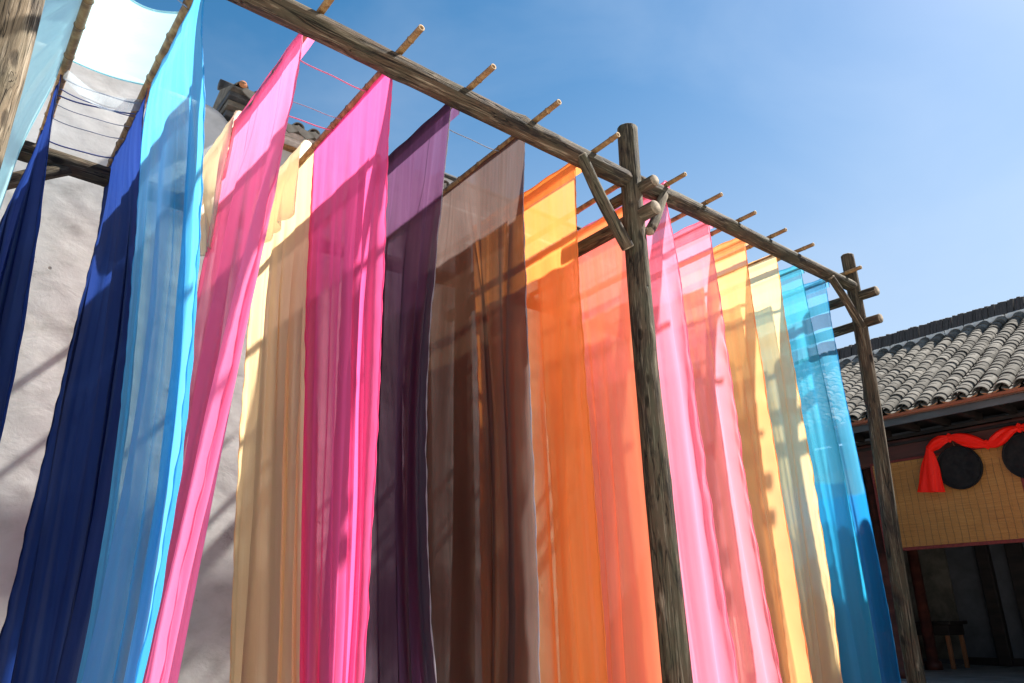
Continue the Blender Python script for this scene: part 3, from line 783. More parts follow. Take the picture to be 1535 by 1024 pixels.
# ------------------------------------------------------------------ cloths
EDGES = {
    'navy1': ([(5.7, 0.205, 7.0), (5.025, 0.194, 7.0), (4.35, 0.192, 7.0), (3.675, 0.193, 7.0), (3.0, 0.193, 7.0), (2.325, 0.193, 7.0), (1.65, 0.193, 7.0), (0.975, 0.193, 7.0), (0.3, 0.193, 7.0)],
        [(5.7, 0.281, 5.98), (5.025, 0.315, 5.98), (4.35, 0.34, 5.98), (3.675, 0.358, 5.98), (3.0, 0.368, 5.98), (2.325, 0.369, 5.98), (1.65, 0.369, 5.98), (0.975, 0.369, 5.98), (0.3, 0.369, 5.98)]),
    'navy2': ([(5.7, 0.921, 7.15), (5.025, 0.915, 7.15), (4.35, 0.908, 7.15), (3.675, 0.9, 7.15), (3.0, 0.891, 7.15), (2.325, 0.881, 7.15), (1.65, 0.87, 7.15), (0.975, 0.859, 7.15), (0.3, 0.857, 7.15)],
        [(5.7, 0.879, 5.75), (5.025, 0.961, 5.75), (4.35, 1.028, 5.75), (3.675, 1.082, 5.75), (3.0, 1.123, 5.75), (2.325, 1.149, 5.75), (1.65, 1.162, 5.75), (0.975, 1.161, 5.75), (0.3, 1.161, 5.75)]),
    'blue': ([(5.7, 0.83, 5.65), (5.025, 0.893, 5.65), (4.35, 0.952, 5.65), (3.675, 1.002, 5.65), (3.0, 1.04, 5.65), (2.325, 1.063, 5.65), (1.65, 1.067, 5.65), (0.975, 1.05, 5.65), (0.3, 1.049, 5.65)],
        [(5.7, 0.833, 4.25), (5.025, 0.931, 4.25), (4.35, 1.013, 4.25), (3.675, 1.075, 4.25), (3.0, 1.113, 4.25), (2.325, 1.123, 4.25), (1.65, 1.101, 4.25), (0.975, 1.048, 4.25), (0.3, 1.048, 4.25)]),
    'pink1': ([(5.7, 1.603, 5.85), (5.025, 1.588, 5.85), (4.35, 1.574, 5.85), (3.675, 1.558, 5.85), (3.0, 1.543, 5.85), (2.325, 1.526, 5.85), (1.65, 1.509, 5.85), (0.975, 1.492, 5.85), (0.3, 1.49, 5.85)],
        [(5.7, 1.614, 4.37), (5.025, 1.614, 4.37), (4.35, 1.585, 4.37), (3.675, 1.534, 4.37), (3.0, 1.468, 4.37), (2.325, 1.396, 4.37), (1.65, 1.324, 4.37), (0.975, 1.263, 4.37), (0.3, 1.263, 4.37)]),
    'pink2': ([(5.7, 2.3, 5.741), (5.025, 2.3, 5.688), (4.35, 2.3, 5.621), (3.675, 2.3, 5.541), (3.0, 2.3, 5.447), (2.325, 2.3, 5.339), (1.65, 2.3, 5.218), (0.975, 2.3, 5.083), (0.3, 2.3, 5.069)],
        [(5.7, 2.3, 4.305), (5.025, 2.3, 4.326), (4.35, 2.3, 4.32), (3.675, 2.3, 4.298), (3.0, 2.3, 4.271), (2.325, 2.3, 4.251), (1.65, 2.3, 4.249), (0.975, 2.3, 4.275), (0.3, 2.3, 4.276)]),
    'purple': ([(5.7, 2.97, 6.35), (0.3, 2.97, 6.25)],
        [(5.7, 2.97, 4.436), (5.025, 2.97, 4.523), (4.35, 2.97, 4.58), (3.675, 2.97, 4.605), (3.0, 2.97, 4.597), (2.325, 2.97, 4.555), (1.65, 2.97, 4.477), (0.975, 2.97, 4.361), (0.3, 2.97, 4.348)]),
    'brown': ([(5.7, 3.68, 6.45), (0.3, 3.68, 6.30)],
        [(5.7, 3.68, 4.365), (5.025, 3.68, 4.414), (4.35, 3.68, 4.417), (3.675, 3.68, 4.392), (3.0, 3.68, 4.356), (2.325, 3.68, 4.326), (1.65, 3.68, 4.321), (0.975, 3.68, 4.356), (0.3, 3.68, 4.367)]),
    'orange': ([(5.7, 4.42, 6.16), (0.3, 4.42, 5.95)],
        [(5.7, 4.42, 4.464), (5.025, 4.42, 4.485), (4.35, 4.42, 4.492), (3.675, 4.42, 4.488), (3.0, 4.42, 4.477), (2.325, 4.42, 4.461), (1.65, 4.42, 4.445), (0.975, 4.42, 4.431), (0.3, 4.42, 4.428)]),
    'orange2': ([(5.38, 5.02, 5.75), (4.745, 5.02, 5.725), (4.11, 5.02, 5.7), (3.475, 5.02, 5.675), (2.84, 5.02, 5.65), (2.205, 5.02, 5.625), (1.57, 5.02, 5.6), (0.935, 5.02, 5.575), (0.3, 5.02, 5.55)],
        [(5.38, 5.02, 4.336), (4.745, 5.02, 4.323), (4.11, 5.02, 4.313), (3.475, 5.02, 4.309), (2.84, 5.02, 4.308), (2.205, 5.02, 4.312), (1.57, 5.02, 4.321), (0.935, 5.02, 4.334), (0.3, 5.02, 4.337)]),
    'pink3': ([(5.7, 5.43, 5.75), (5.025, 5.43, 5.719), (4.35, 5.43, 5.688), (3.675, 5.43, 5.656), (3.0, 5.43, 5.625), (2.325, 5.43, 5.594), (1.65, 5.43, 5.562), (0.975, 5.43, 5.531), (0.3, 5.43, 5.5)],
        [(5.7, 5.43, 4.228), (5.025, 5.43, 4.153), (4.35, 5.43, 4.098), (3.675, 5.43, 4.058), (3.0, 5.43, 4.029), (2.325, 5.43, 4.001), (1.65, 5.43, 3.97), (0.975, 5.43, 3.928), (0.3, 5.43, 3.914)]),
    'pink4': ([(5.7, 6.36, 5.75), (5.025, 6.36, 5.719), (4.35, 6.36, 5.688), (3.675, 6.36, 5.656), (3.0, 6.36, 5.625), (2.325, 6.36, 5.594), (1.65, 6.36, 5.562), (0.975, 6.36, 5.531), (0.3, 6.36, 5.5)],
        [(5.7, 6.36, 4.402), (5.025, 6.36, 4.377), (4.35, 6.36, 4.352), (3.675, 6.36, 4.325), (3.0, 6.36, 4.293), (2.325, 6.36, 4.256), (1.65, 6.36, 4.211), (0.975, 6.36, 4.156), (0.3, 6.36, 4.134)]),
    'peach': ([(5.7, 7.02, 5.75), (5.025, 7.02, 5.719), (4.35, 7.02, 5.688), (3.675, 7.02, 5.656), (3.0, 7.02, 5.625), (2.325, 7.02, 5.594), (1.65, 7.02, 5.562), (0.975, 7.02, 5.531), (0.3, 7.02, 5.5)],
        [(5.7, 7.02, 4.399), (5.025, 7.02, 4.408), (4.35, 7.02, 4.406), (3.675, 7.02, 4.395), (3.0, 7.02, 4.379), (2.325, 7.02, 4.36), (1.65, 7.02, 4.34), (0.975, 7.02, 4.322), (0.3, 7.02, 4.315)]),
    'yellow': ([(5.7, 7.66, 5.75), (5.025, 7.66, 5.719), (4.35, 7.66, 5.688), (3.675, 7.66, 5.656), (3.0, 7.66, 5.625), (2.325, 7.66, 5.594), (1.65, 7.66, 5.562), (0.975, 7.66, 5.531), (0.3, 7.66, 5.5)],
        [(5.7, 7.66, 4.419), (5.025, 7.66, 4.426), (4.35, 7.66, 4.42), (3.675, 7.66, 4.408), (3.0, 7.66, 4.396), (2.325, 7.66, 4.389), (1.65, 7.66, 4.395), (0.975, 7.66, 4.418), (0.3, 7.66, 4.439)]),
    'cyan1': ([(5.7, 8.25, 5.75), (5.025, 8.25, 5.731), (4.35, 8.25, 5.713), (3.675, 8.25, 5.694), (3.0, 8.25, 5.675), (2.325, 8.25, 5.656), (1.65, 8.25, 5.637), (0.975, 8.25, 5.619), (0.3, 8.25, 5.6)],
        [(5.7, 8.25, 4.451), (5.025, 8.25, 4.433), (4.35, 8.25, 4.411), (3.675, 8.25, 4.389), (3.0, 8.25, 4.367), (2.325, 8.25, 4.35), (1.65, 8.25, 4.338), (0.975, 8.25, 4.335), (0.3, 8.25, 4.338)]),
    'cyan2': ([(5.7, 8.91, 5.75), (5.025, 8.91, 5.731), (4.35, 8.91, 5.713), (3.675, 8.91, 5.694), (3.0, 8.91, 5.675), (2.325, 8.91, 5.656), (1.65, 8.91, 5.637), (0.975, 8.91, 5.619), (0.3, 8.91, 5.6)],
        [(5.7, 8.91, 4.487), (5.025, 8.91, 4.503), (4.35, 8.91, 4.501), (3.675, 8.91, 4.486), (3.0, 8.91, 4.464), (2.325, 8.91, 4.443), (1.65, 8.91, 4.428), (0.975, 8.91, 4.426), (0.3, 8.91, 4.433)]),
    'cream': ([(5.7, 2.3, 7.03), (5.025, 2.3, 7.009), (4.35, 2.3, 6.95), (3.675, 2.3, 6.862), (3.0, 2.3, 6.751), (2.325, 2.3, 6.624), (1.65, 2.3, 6.489), (0.975, 2.3, 6.352), (0.3, 2.3, 6.326)],
        [(5.7, 2.3, 5.757), (5.025, 2.3, 5.661), (4.35, 2.3, 5.56), (3.675, 2.3, 5.453), (3.0, 2.3, 5.341), (2.325, 2.3, 5.224), (1.65, 2.3, 5.101), (0.975, 2.3, 4.974), (0.3, 2.3, 4.962)]),
}
def interp_edge(E, z):
    E = np.array(E)[::-1]
    return np.interp(z, E[:, 0], E[:, 1]), np.interp(z, E[:, 0], E[:, 2])

def smooth01(t):
    t = np.clip(t, 0, 1)
    return t * t * (3 - 2 * t)

def cloth(name, label, key, mat, hem_mat, group='dyed cloths hanging in a row', rp=.036, zt=None, zb=0.22, ripple=.020, gather=1.0,
          pleats=(), kmax=9, seed=1, edge_wrinkle=.010, flap=.10, NU=130, NV=120, belly=0.0, edges=None, drop_hem=True, xp=None, under=False):
    """a length of cloth hung over a pole: short sewn flap behind, long fall in front"""
    L, R = edges or EDGES[key]
    zt = zt if zt is not None else L[0][0] + .027
    if under:
        zt -= rp * .6; rp = .012; flap = .03
    else:
        rp += .010
    nf, na = 5, 6
    path = []                                          # (offset along -X/+X side, z)
    z_f = np.concatenate([zt - flap + flap * np.linspace(0, 1, nf, endpoint=False)])
    rows = []
    for z in z_f:
        rows.append((rp, z))
    for k in range(na):
        a = math.pi * k / (na - 1)
        rows.append((rp * math.cos(a), zt + rp * math.sin(a)))
    zz = zt - (zt - zb) * (np.linspace(0, 1, NV + 1)[1:] ** 1.15)
    for z in zz:
        rows.append((-rp, z))
    rows = np.array(rows)
    off, z = rows[:, 0][:, None], rows[:, 1][:, None]
    NR = len(rows)
    zc = np.minimum(z, zt)
    XL, YL = interp_edge(L, zc[:, 0]); XR, YR = interp_edge(R, zc[:, 0])
    XL, YL, XR, YR = (q[:, None] for q in (XL, YL, XR, YR))
    if xp is not None:                                  # top stays on its pole
        wgt = smooth01((zt - z) / 1.0)
        XL = xp + (XL - xp) * wgt; XR = xp + (XR - xp) * wgt
    u = np.linspace(0, 1, NU + 1)[None, :]
    W = np.sqrt((XL - XR) ** 2 + (YL - YR) ** 2)
    v = np.clip((zt - z) / (zt - zb), 0, 1)
    r = np.random.RandomState(seed)
    grow = .12 + .88 * smooth01(v * 2.2)
    dn = 0 * u * v; dy = 0 * u * v
    for k in range(7):
        kk = 1.2 + (kmax - 1.2) * (k / 6) ** 1.2 + r.uniform(-.4, .4)
        am = ripple * (1.5 / (kk ** .55)) * r.uniform(.6, 1.2)
        ph = r.uniform(0, 6.28); dr = r.uniform(-.5, .5)
        arg = 2 * math.pi * kk * u + ph + 2.2 * dr * v + .7 * np.sin(2 * math.pi * (.6 * v) + r.uniform(0, 6))
        dn = dn + am * grow * np.sin(arg)
        dy = dy - am * grow * gather * np.cos(arg)
    for (u0, w, o, d, drift) in pleats:                # real Z-folds: cloth doubles back on itself
        uc = u0 + drift * v + .01 * np.sin(9 * v + u0 * 20)
        x_ = (u - uc) / w
        g = np.exp(-x_ * x_)
        gg = smooth01((v - .01) * 4) * (.65 + .35 * v)
        dy = dy + (-x_ * g * o) * gg
        dn = dn + d * g * gg * np.sign(o)
    # wind-puckered selvedge on the near side
    ew = smooth01((u - .90) / .10)
    dn = dn + edge_wrinkle * ew * smooth01(v * 3) * fsum(seed + 40, (z, 13.0), (u, 60.0)) * (.5 + .9 * np.abs(fsum(seed + 47, (z, 2.3))))
    dy = dy + (.004 + .12 * edge_wrinkle) * ew * fsum(seed + 41, (z, 4.0))
    ew2 = smooth01((.07 - u) / .07)
    dn = dn + edge_wrinkle * .7 * ew2 * smooth01(v * 3) * fsum(seed + 42, (z, 15.0))
    dn = dn + belly * np.sin(math.pi * v) * np.sin(math.pi * u)
    dn = dn + .006 * grow * fsum(seed + 43, (z, 1.6), (u, 14.0)) + .0035 * fsum(seed + 44, (z, 5.0), (u, 26.0)) * smooth01(v * 6)
    dn = dn + .0022 * fsum(seed + 45, (u, 110.0), (z, .8)) * grow + .0015 * fsum(seed + 46, (u, 60.0), (z, 7.0)) * grow
    # sag between the ties at the top
    sag = .012 * np.sin(u * math.pi * (4 + seed % 3)) ** 2 * np.exp(-((zt - z) / .25) ** 2) * (off < 0)
    nxv, nyv = (YR - YL) / W, -(XR - XL) / W            # unit normal of the fall in plan
    lockv = np.where(off <= -rp + 1e-6, 1.0, np.clip((zt - z) / .1, 0, 1) * .2)
    X = XL + (XR - XL) * u + off + dn * lockv * (-1)
    Y = YL + (YR - YL) * u + np.where(v > 0, dy, 0)
    Z = z - sag + 0 * u
    V = np.stack([X + 0 * u, Y, Z], -1)
    s_len = np.concatenate([[0], np.cumsum(np.abs(np.diff(z[:, 0])) + .004)])[:, None]
    s_len = s_len - s_len[nf + na - 1]
    UU = u * W.mean() + 0 * z; VV = s_len + 0 * u
    o = grid_obj(name, V, UU, VV, mat)
    base = Vector((float(XL[nf, 0] + XR[nf, 0]) / 2, float(YL[nf, 0] + YR[nf, 0]) / 2, zb))
    shift_origin(o, base)
    tag(o, label, 'cloth', group)
    if drop_hem:
        for col, nm in ((NU, 'rolled_selvedge'), (0, 'rolled_selvedge')):
            pts = [tuple(V[i, col]) for i in range(0, NR, 1)]
            ph = r.uniform(0, 6)
            rr = [.0045 + .0018 * math.sin(i * 1.7 + ph) + .0012 * math.sin(i * .37) for i in range(NR)]
            vv, ff = tube_vf(pts, rr, 5)
            h = mesh_obj(nm, vv, ff, hem_mat, o, True)
            add_uv(h)
        pts = [tuple(V[NR - 1, j]) for j in range(0, NU + 1)]
        vv, ff = tube_vf(pts, .006, 5)
        h = mesh_obj('bottom_hem', vv, ff, hem_mat, o, True); add_uv(h)
    return o

def add_uv(o):
    me = o.data
    uvl = me.uv_layers.new(name='UVMap')
    co = np.empty(len(me.vertices) * 3); me.vertices.foreach_get('co', co); co = co.reshape(-1, 3)
    li = np.empty(len(me.loops), dtype=np.int32); me.loops.foreach_get('vertex_index', li)
    uvl.data.foreach_set('uv', np.stack([co[li, 1], -co[li, 2]], -1).astype(np.float32).ravel())

def grid_obj(name, V, UU, VV, mat, parent=None):
    nr, nc = V.shape[:2]
    me = bpy.data.meshes.new(name)
    i, j = np.meshgrid(np.arange(nr - 1), np.arange(nc - 1), indexing='ij')
    a = (i * nc + j).ravel()
    quads = np.stack([a, a + 1, a + nc + 1, a + nc], -1).astype(np.int32)
    me.vertices.add(nr * nc); me.vertices.foreach_set('co', V.reshape(-1).astype(np.float32))
    nq = len(quads)
    me.loops.add(nq * 4); me.loops.foreach_set('vertex_index', quads.ravel())
    me.polygons.add(nq)
    me.polygons.foreach_set('loop_start', np.arange(0, nq * 4, 4, dtype=np.int32))
    me.polygons.foreach_set('loop_total', np.full(nq, 4, dtype=np.int32))
    me.polygons.foreach_set('use_smooth', np.ones(nq, dtype=bool))
    uvl = me.uv_layers.new(name='UVMap')
    q = quads.ravel()
    uvl.data.foreach_set('uv', np.stack([UU.ravel()[q], VV.ravel()[q]], -1).astype(np.float32).ravel())
    me.materials.append(mat)
    me.update(); me.validate()
    o = bpy.data.objects.new(name, me)
    link(o, parent)
    return o

def shift_origin(o, base):
    o.data.transform(Matrix.Translation(-base))
    o.location = base

def fab2(name, trans, refl, t0, **k):
    a = fabric(name, trans, refl, t0, **k)
    k.pop('dip', None)
    b = fabric(name + '_hem', trans, refl, 0.03, **k)
    return a, b

F_NAVY = fab2('navy_cotton', (0.024, 0.062, 0.27), (0.016, 0.036, 0.15), 0.06, streak=.7)
F_BLUE = fab2('light_blue_gauze', (0.13, 0.56, 0.85), (0.07, 0.42, 0.74), 0.42, streak=.7, tint=(.58, .86, .96))
F_PALE = fab2('pale_cyan_gauze', (0.52, 0.72, 0.76), (0.46, 0.74, 0.78), 0.30, streak=.5, tint=(.80, .95, .98))
F_PINK = fab2('rose_pink_silk', (1.0, 0.27, 0.48), (0.93, 0.28, 0.48), 0.26, streak=.6, tint=(1, .60, .74))
F_HOT = fab2('hot_pink_silk', (1.0, 0.15, 0.39), (0.95, 0.15, 0.38), 0.27, streak=.6, tint=(1, .52, .68))
F_CREAM = fab2('cream_muslin', (0.98, 0.74, 0.41), (0.95, 0.73, 0.44), 0.10, streak=.35, tint=(1, .90, .70))
F_CREAM2 = fab2('pale_cream_muslin', (0.88, 0.82, 0.64), (0.86, 0.81, 0.64), 0.14, streak=.35, tint=(1, .94, .82))
F_PURPLE = fab2('sheer_purple_voile', (0.18, 0.085, 0.18), (0.034, 0.020, 0.036), 0.22, streak=.8, tint=(.60, .47, .62))
F_BROWN = fab2('sheer_dark_brown_voile', (0.15, 0.115, 0.105), (0.030, 0.021, 0.018), 0.18, streak=.8, tint=(.64, .59, .58))
F_ORANGE = fab2('orange_silk', (1.0, 0.42, 0.115), (0.95, 0.42, 0.12), 0.27, streak=.6, tint=(1, .82, .55))
F_ORANGE2 = fab2('deep_orange_silk', (1.0, 0.53, 0.24), (0.95, 0.49, 0.21), 0.31, streak=.55, tint=(1, .84, .66))
F_PINK3 = fab2('candy_pink_silk', (1.0, 0.33, 0.48), (0.95, 0.36, 0.50), 0.32, streak=.55, tint=(1, .72, .80))
F_CORAL = fab2('coral_pink_silk', (1.0, 0.37, 0.49), (0.95, 0.38, 0.50), 0.32, streak=.55, tint=(1, .74, .78))
F_PEACH = fab2('peach_silk', (1.0, 0.53, 0.23), (0.94, 0.50, 0.23), 0.30, streak=.55, tint=(1, .86, .66))
F_YELLOW = fab2('pale_yellow_silk', (0.99, 0.73, 0.36), (0.92, 0.68, 0.36), 0.26, streak=.5, tint=(1, .93, .74))
F_TRIM = fabric('silver_grey_trim', (0.45, 0.42, 0.46), (0.42, 0.39, 0.42), 0.03)
F_PURPLE = (F_PURPLE[0], F_TRIM); F_BROWN = (F_BROWN[0], F_TRIM)
F_VEIL = fab2('grey_gauze', (0.70, 0.78, 0.82), (0.5, 0.56, 0.6), 0.72, streak=.5, tint=(.88, .90, .92))
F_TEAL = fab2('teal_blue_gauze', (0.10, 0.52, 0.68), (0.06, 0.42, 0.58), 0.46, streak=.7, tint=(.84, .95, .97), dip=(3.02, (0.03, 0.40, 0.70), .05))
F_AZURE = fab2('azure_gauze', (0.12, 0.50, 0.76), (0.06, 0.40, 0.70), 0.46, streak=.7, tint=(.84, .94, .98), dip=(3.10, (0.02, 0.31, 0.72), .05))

cloth('navy_cloth', 'narrow navy cloth at the left picture edge beside the near post', 'navy1', *F_NAVY, under=True, ripple=.040, seed=3, xp=.285,
      pleats=((.3, .06, .16, .05, .02), (.7, .06, .16, .05, -.02)), kmax=11)
cloth('navy_cloth', 'wide navy blue cloth directly left of the light blue cloth', 'navy2', *F_NAVY, under=True, ripple=.030, seed=5, xp=.87, rp=.044,
      pleats=((.25, .05, .12, .05, .03), (.55, .05, .14, .05, -.02), (.82, .05, .12, .04, 0)), kmax=12)
cloth('light_blue_cloth', 'sheer light blue cloth with a bright fold, right of the navy cloth', 'blue', *F_BLUE, under=True, ripple=.020, seed=8, xp=.87, rp=.046,
      pleats=((.50, .075, .30, .07, .03), (.74, .05, .18, -.06, -.02), (.93, .03, .09, .03, 0)), kmax=8)
cloth('rose_pink_cloth', 'rose pink cloth blown slantwise, first pink one from the left', 'pink1', *F_PINK, ripple=.024, seed=12, xp=1.63,
      pleats=((.36, .06, .16, .05, .05), (.66, .05, .17, -.06, .04), (.86, .05, .17, .05, .02)), kmax=9, edge_wrinkle=.02)
cloth('hot_pink_cloth', 'hot pink cloth hanging straight between the cream and purple cloths', 'pink2', *F_HOT, under=True, ripple=.020, seed=15,
      pleats=((.22, .04, .10, .04, .02), (.86, .05, .16, .05, .02)), kmax=10)
cloth('purple_cloth', 'sheer dark purple cloth left of the brown cloth', 'purple', *F_PURPLE, ripple=.026, seed=21,
      pleats=((.30, .06, .20, .05, .03), (.60, .07, .36, -.05, -.02), (.78, .04, .16, .04, 0), (.92, .03, .10, .04, 0)), kmax=11, edge_wrinkle=.012)
cloth('dark_brown_cloth', 'sheer dark brown cloth between the purple and orange cloths', 'brown', *F_BROWN, under=True, ripple=.020, seed=24,
      pleats=((.47, .12, .80, .06, .0), (.24, .05, .16, -.04, 0), (.80, .03, .09, -.03, 0), (.95, .03, .09, .05, 0)), kmax=11, edge_wrinkle=.012)
cloth('orange_cloth', 'bright orange cloth just left of the middle post', 'orange', *F_ORANGE, ripple=.013, seed=27,
      pleats=((.90, .04, .09, .04, 0),), kmax=8, edge_wrinkle=.012)
cloth('deep_orange_cloth', 'deep orange cloth partly hidden behind the middle post', 'orange2', *F_ORANGE2, ripple=.014, seed=30, rp=.028, zt=5.41,
      pleats=((.4, .05, .10, .04, .02),), kmax=7)
cloth('candy_pink_cloth', 'candy pink cloth directly right of the middle post', 'pink3', *F_PINK3, ripple=.013, seed=33, pleats=((.93, .035, .08, .04, 0),), kmax=7, edge_wrinkle=.016)
cloth('coral_pink_cloth', 'coral pink cloth between the candy pink and peach cloths', 'pink4', *F_CORAL, ripple=.013, seed=36, pleats=((.92, .035, .08, .04, 0),), kmax=7, rp=.028, edge_wrinkle=.018)
cloth('peach_cloth', 'peach orange cloth between the coral pink and yellow cloths', 'peach', *F_PEACH, ripple=.014, seed=39, pleats=((.93, .035, .09, .04, 0),), kmax=7, rp=.028, edge_wrinkle=.018)
cloth('pale_yellow_cloth', 'pale yellow cloth between the peach and teal cloths', 'yellow', *F_YELLOW, under=True, ripple=.014, seed=42, pleats=((.92, .035, .08, .04, 0),), kmax=7, rp=.028, edge_wrinkle=.016)
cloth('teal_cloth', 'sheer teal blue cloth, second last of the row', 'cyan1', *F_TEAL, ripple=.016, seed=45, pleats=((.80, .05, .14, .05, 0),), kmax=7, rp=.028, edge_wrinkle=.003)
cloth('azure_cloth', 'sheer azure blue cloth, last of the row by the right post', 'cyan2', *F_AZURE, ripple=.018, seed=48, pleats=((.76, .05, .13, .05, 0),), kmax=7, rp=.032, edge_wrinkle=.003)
cr = cloth('cream_cloth', 'long cream muslin cloth hanging behind the rose and hot pink cloths', 'cream', *F_CREAM, under=True, ripple=.030, seed=51, rp=.040,
      pleats=((.3, .06, .16, .05, .04), (.62, .05, .14, -.05, -.03)), kmax=7, flap=.10)
def E2(*rows): return list(rows)
fl = cloth('front_flap', '', None, *F_CREAM2, edges=(E2((5.7, 2.24, 6.95), (4.9, 2.20, 6.80)), E2((5.7, 2.24, 5.80), (4.9, 2.20, 5.78))), zt=5.735, zb=4.98, rp=.043,
           ripple=.018, seed=54, kmax=6, NV=40, NU=70, drop_hem=False, flap=.02)
for k_ in ('label', 'category', 'group'):
    del fl[k_]
fl.parent = cr; fl.location = fl.location - cr.location
cloth('cream_cloth', 'short cream muslin swag on the pole left of the rose pink cloth', None, *F_CREAM2,
      edges=(E2((5.76, 1.60, 6.78), (5.18, 1.58, 6.52), (4.75, 1.55, 6.10), (4.4, 1.55, 5.90)), E2((5.76, 1.60, 5.76), (5.18, 1.58, 5.72), (4.75, 1.57, 5.70), (4.4, 1.55, 5.70))),
      zt=5.745, zb=4.42, rp=.040, ripple=.016, seed=57, kmax=5, NV=60, NU=80, flap=.55)

# pale canopy: stretched flat between the first two poles, then falling and blown at the left
def canopy():
    prof = []                                            # (x, z, y_near, y_far)
    for k in range(7):
        a = math.pi * (.0 + .5 * k / 6)
        prof.append((.87 + .05 * math.cos(a), pole_z(5.3) + .05 * math.sin(a) - (.05 if k == 0 else 0), 4.82, 5.83))
    for k in range(1, 22):
        t = k / 22
        prof.append((.87 - .585 * t, pole_z(5.3) + .047 - .055 * math.sin(math.pi * t), 4.82 - .06 * t + .10 * math.sin(math.pi * t), 5.83 + .05 * t - .03 * math.sin(math.pi * t)))
    for k in range(0, 9):
        a = math.pi * (.5 + .5 * k / 8)
        prof.append((.285 + .04 * math.cos(a), pole_z(5.3) + .04 * math.sin(a), 4.74, 5.90))
    n0 = len(prof)
    far, near = list(prof), list(prof)
    for k in range(1, 46):
        t = k / 45
        z = pole_z(5.3) - 4.5 * t
        far.append((.245 - .07 * smooth01(np.array(t * 5)).item() - .13 * t - .05 * math.sin(t * 3), z, 0, 5.92 + .10 * math.sin(t * 4)))
        near.append((.245 - 1.3 * t, pole_z(4.5) - .25 * t - .25 * math.sin(math.pi * t), 4.74 - .5 * t, 0))
    P = np.array(far); Q = np.array(near)
    nc = 90
    u = np.linspace(0, 1, nc + 1)[None, :]
    s = np.concatenate([[0], np.cumsum(np.hypot(np.diff(P[:, 0]), np.diff(P[:, 1])))])[:, None]
    fall = smooth01((s - .75) / .5)
    dn = .022 * fall * fsum(90, (u, 26.0), (s, 1.3)) + .012 * fall * fsum(91, (u, 55.0), (s, 2.0))
    flat = 1 - fall
    w_ = u ** .8
    X = Q[:, 0][:, None] * (1 - w_) + P[:, 0][:, None] * w_ + dn
    Y = Q[:, 2][:, None] + (P[:, 3] - Q[:, 2])[:, None] * u + fall * .03 * fsum(92, (u, 18.0), (s, .8))
    Z = Q[:, 1][:, None] * (1 - w_) + P[:, 1][:, None] * w_ + flat * .006 * fsum(93, (u, 14.0), (s, 5.0))
    V = np.stack([X, Y, Z + 0 * u], -1)
    o = grid_obj('pale_cyan_cloth', V, u * 1.1 + 0 * s, s + 0 * u, F_PALE[0])
    tag(o, 'pale cyan cloth stretched flat between the first two poles, falling beside near post', 'cloth', 'dyed cloths hanging in a row')
    shift_origin(o, Vector((.3, 5.3, 1.0)))
    for c in (0, nc):
        vv, ff = tube_vf([tuple(V[i, c]) for i in range(len(P))], .008, 5)
        h = mesh_obj('rolled_selvedge', vv, ff, F_PALE[1], o, True); add_uv(h)
canopy()

# ------------------------------------------------------------------ drying lines from pole to pole
def line(y0, x0, y1, x1, sag, mat, label, r=.0035, dz=.0):
    pts = []
    z0 = pole_z(y0) + dz; z1 = pole_z(y1) + dz
    for k in range(17):
        t = k / 16
        pts.append((x0 + (x1 - x0) * t, y0 + (y1 - y0) * t + .008 * math.sin(9 * t), z0 + (z1 - z0) * t - sag * 4 * t * (1 - t) - .03))
    o = tube('drying_line', pts, r, mat, None, 6, loc=pts[0])
    tag(o, label, 'line', 'thin lines strung between the poles')
    return o
line(4.70, 1.63, 4.73, 2.29, .02, M_THREAD_PINK, 'pink line nearest the beam, between the two left pink cloths', .006)
line(5.20, 1.63, 5.18, 2.29, .02, M_THREAD_GREY, 'faint middle line between the two left pink cloths', .004)
line(5.41, 1.63, 5.37, 2.29, .02, M_THREAD_PINK, 'pink line furthest from the beam, between the two left pink cloths', .006)
line(4.72, 2.97, 4.74, 3.68, .03, M_THREAD_GREY, 'pale line running from the purple cloth to the next pole', .005)
line(4.70, .87, 4.35, .285, .02, M_THREAD_GREY, 'pale line beyond the near edge of the flat canopy cloth', .006)
for y0, y1, m_, r_, nm in ((6.02, 5.98, M_THREAD_GREY, .006, 'grey line just behind the flat canopy cloth'),
                       (6.17, 6.19, M_THREAD_BLUE, .005, 'second line behind the flat canopy cloth'),
                       (6.27, 6.14, M_THREAD_BLUE, .007, 'crossing dark blue line behind the flat canopy cloth'),
                       (6.40, 6.36, M_THREAD_GREY, .004, 'fourth line behind the flat canopy cloth'),
                       (6.62, 6.58, M_THREAD_GREY, .0045, 'fifth grey line, over the grey plaster wall'),
                       (6.99, 6.94, M_THREAD_BLUE, .007, 'last dark line before the rear beam')):
    line(y0, .285, y1, .87, .035, m_, nm, r_)
# thin gauze strip slung behind the canopy
def strip():
    nc, nr = 40, 10
    t = np.linspace(0, 1, nc + 1)[None, :]; s = np.linspace(0, 1, nr + 1)[:, None]
    X = .285 + .585 * t + 0 * s
    Y = 5.90 + .02 * t + s * (.06 + .10 * t * (1 - t) * 2 + .05 * t) + .012 * fsum(61, (t, 8.0), (s, 2.0))
    Z = pole_z(5.9) - .02 - .10 * np.sin(math.pi * t) - .05 * s + .01 * fsum(62, (t, 9.0), (s, 3.0))
    o = grid_obj('gauze_strip', np.stack([X, Y, Z], -1), t + 0 * s, s * .2 + 0 * t, F_VEIL[0])
    tag(o, 'thin pale gauze strip slung behind the flat canopy cloth', 'cloth')
    shift_origin(o, Vector((.58, 5.95, 5.6)))
strip()

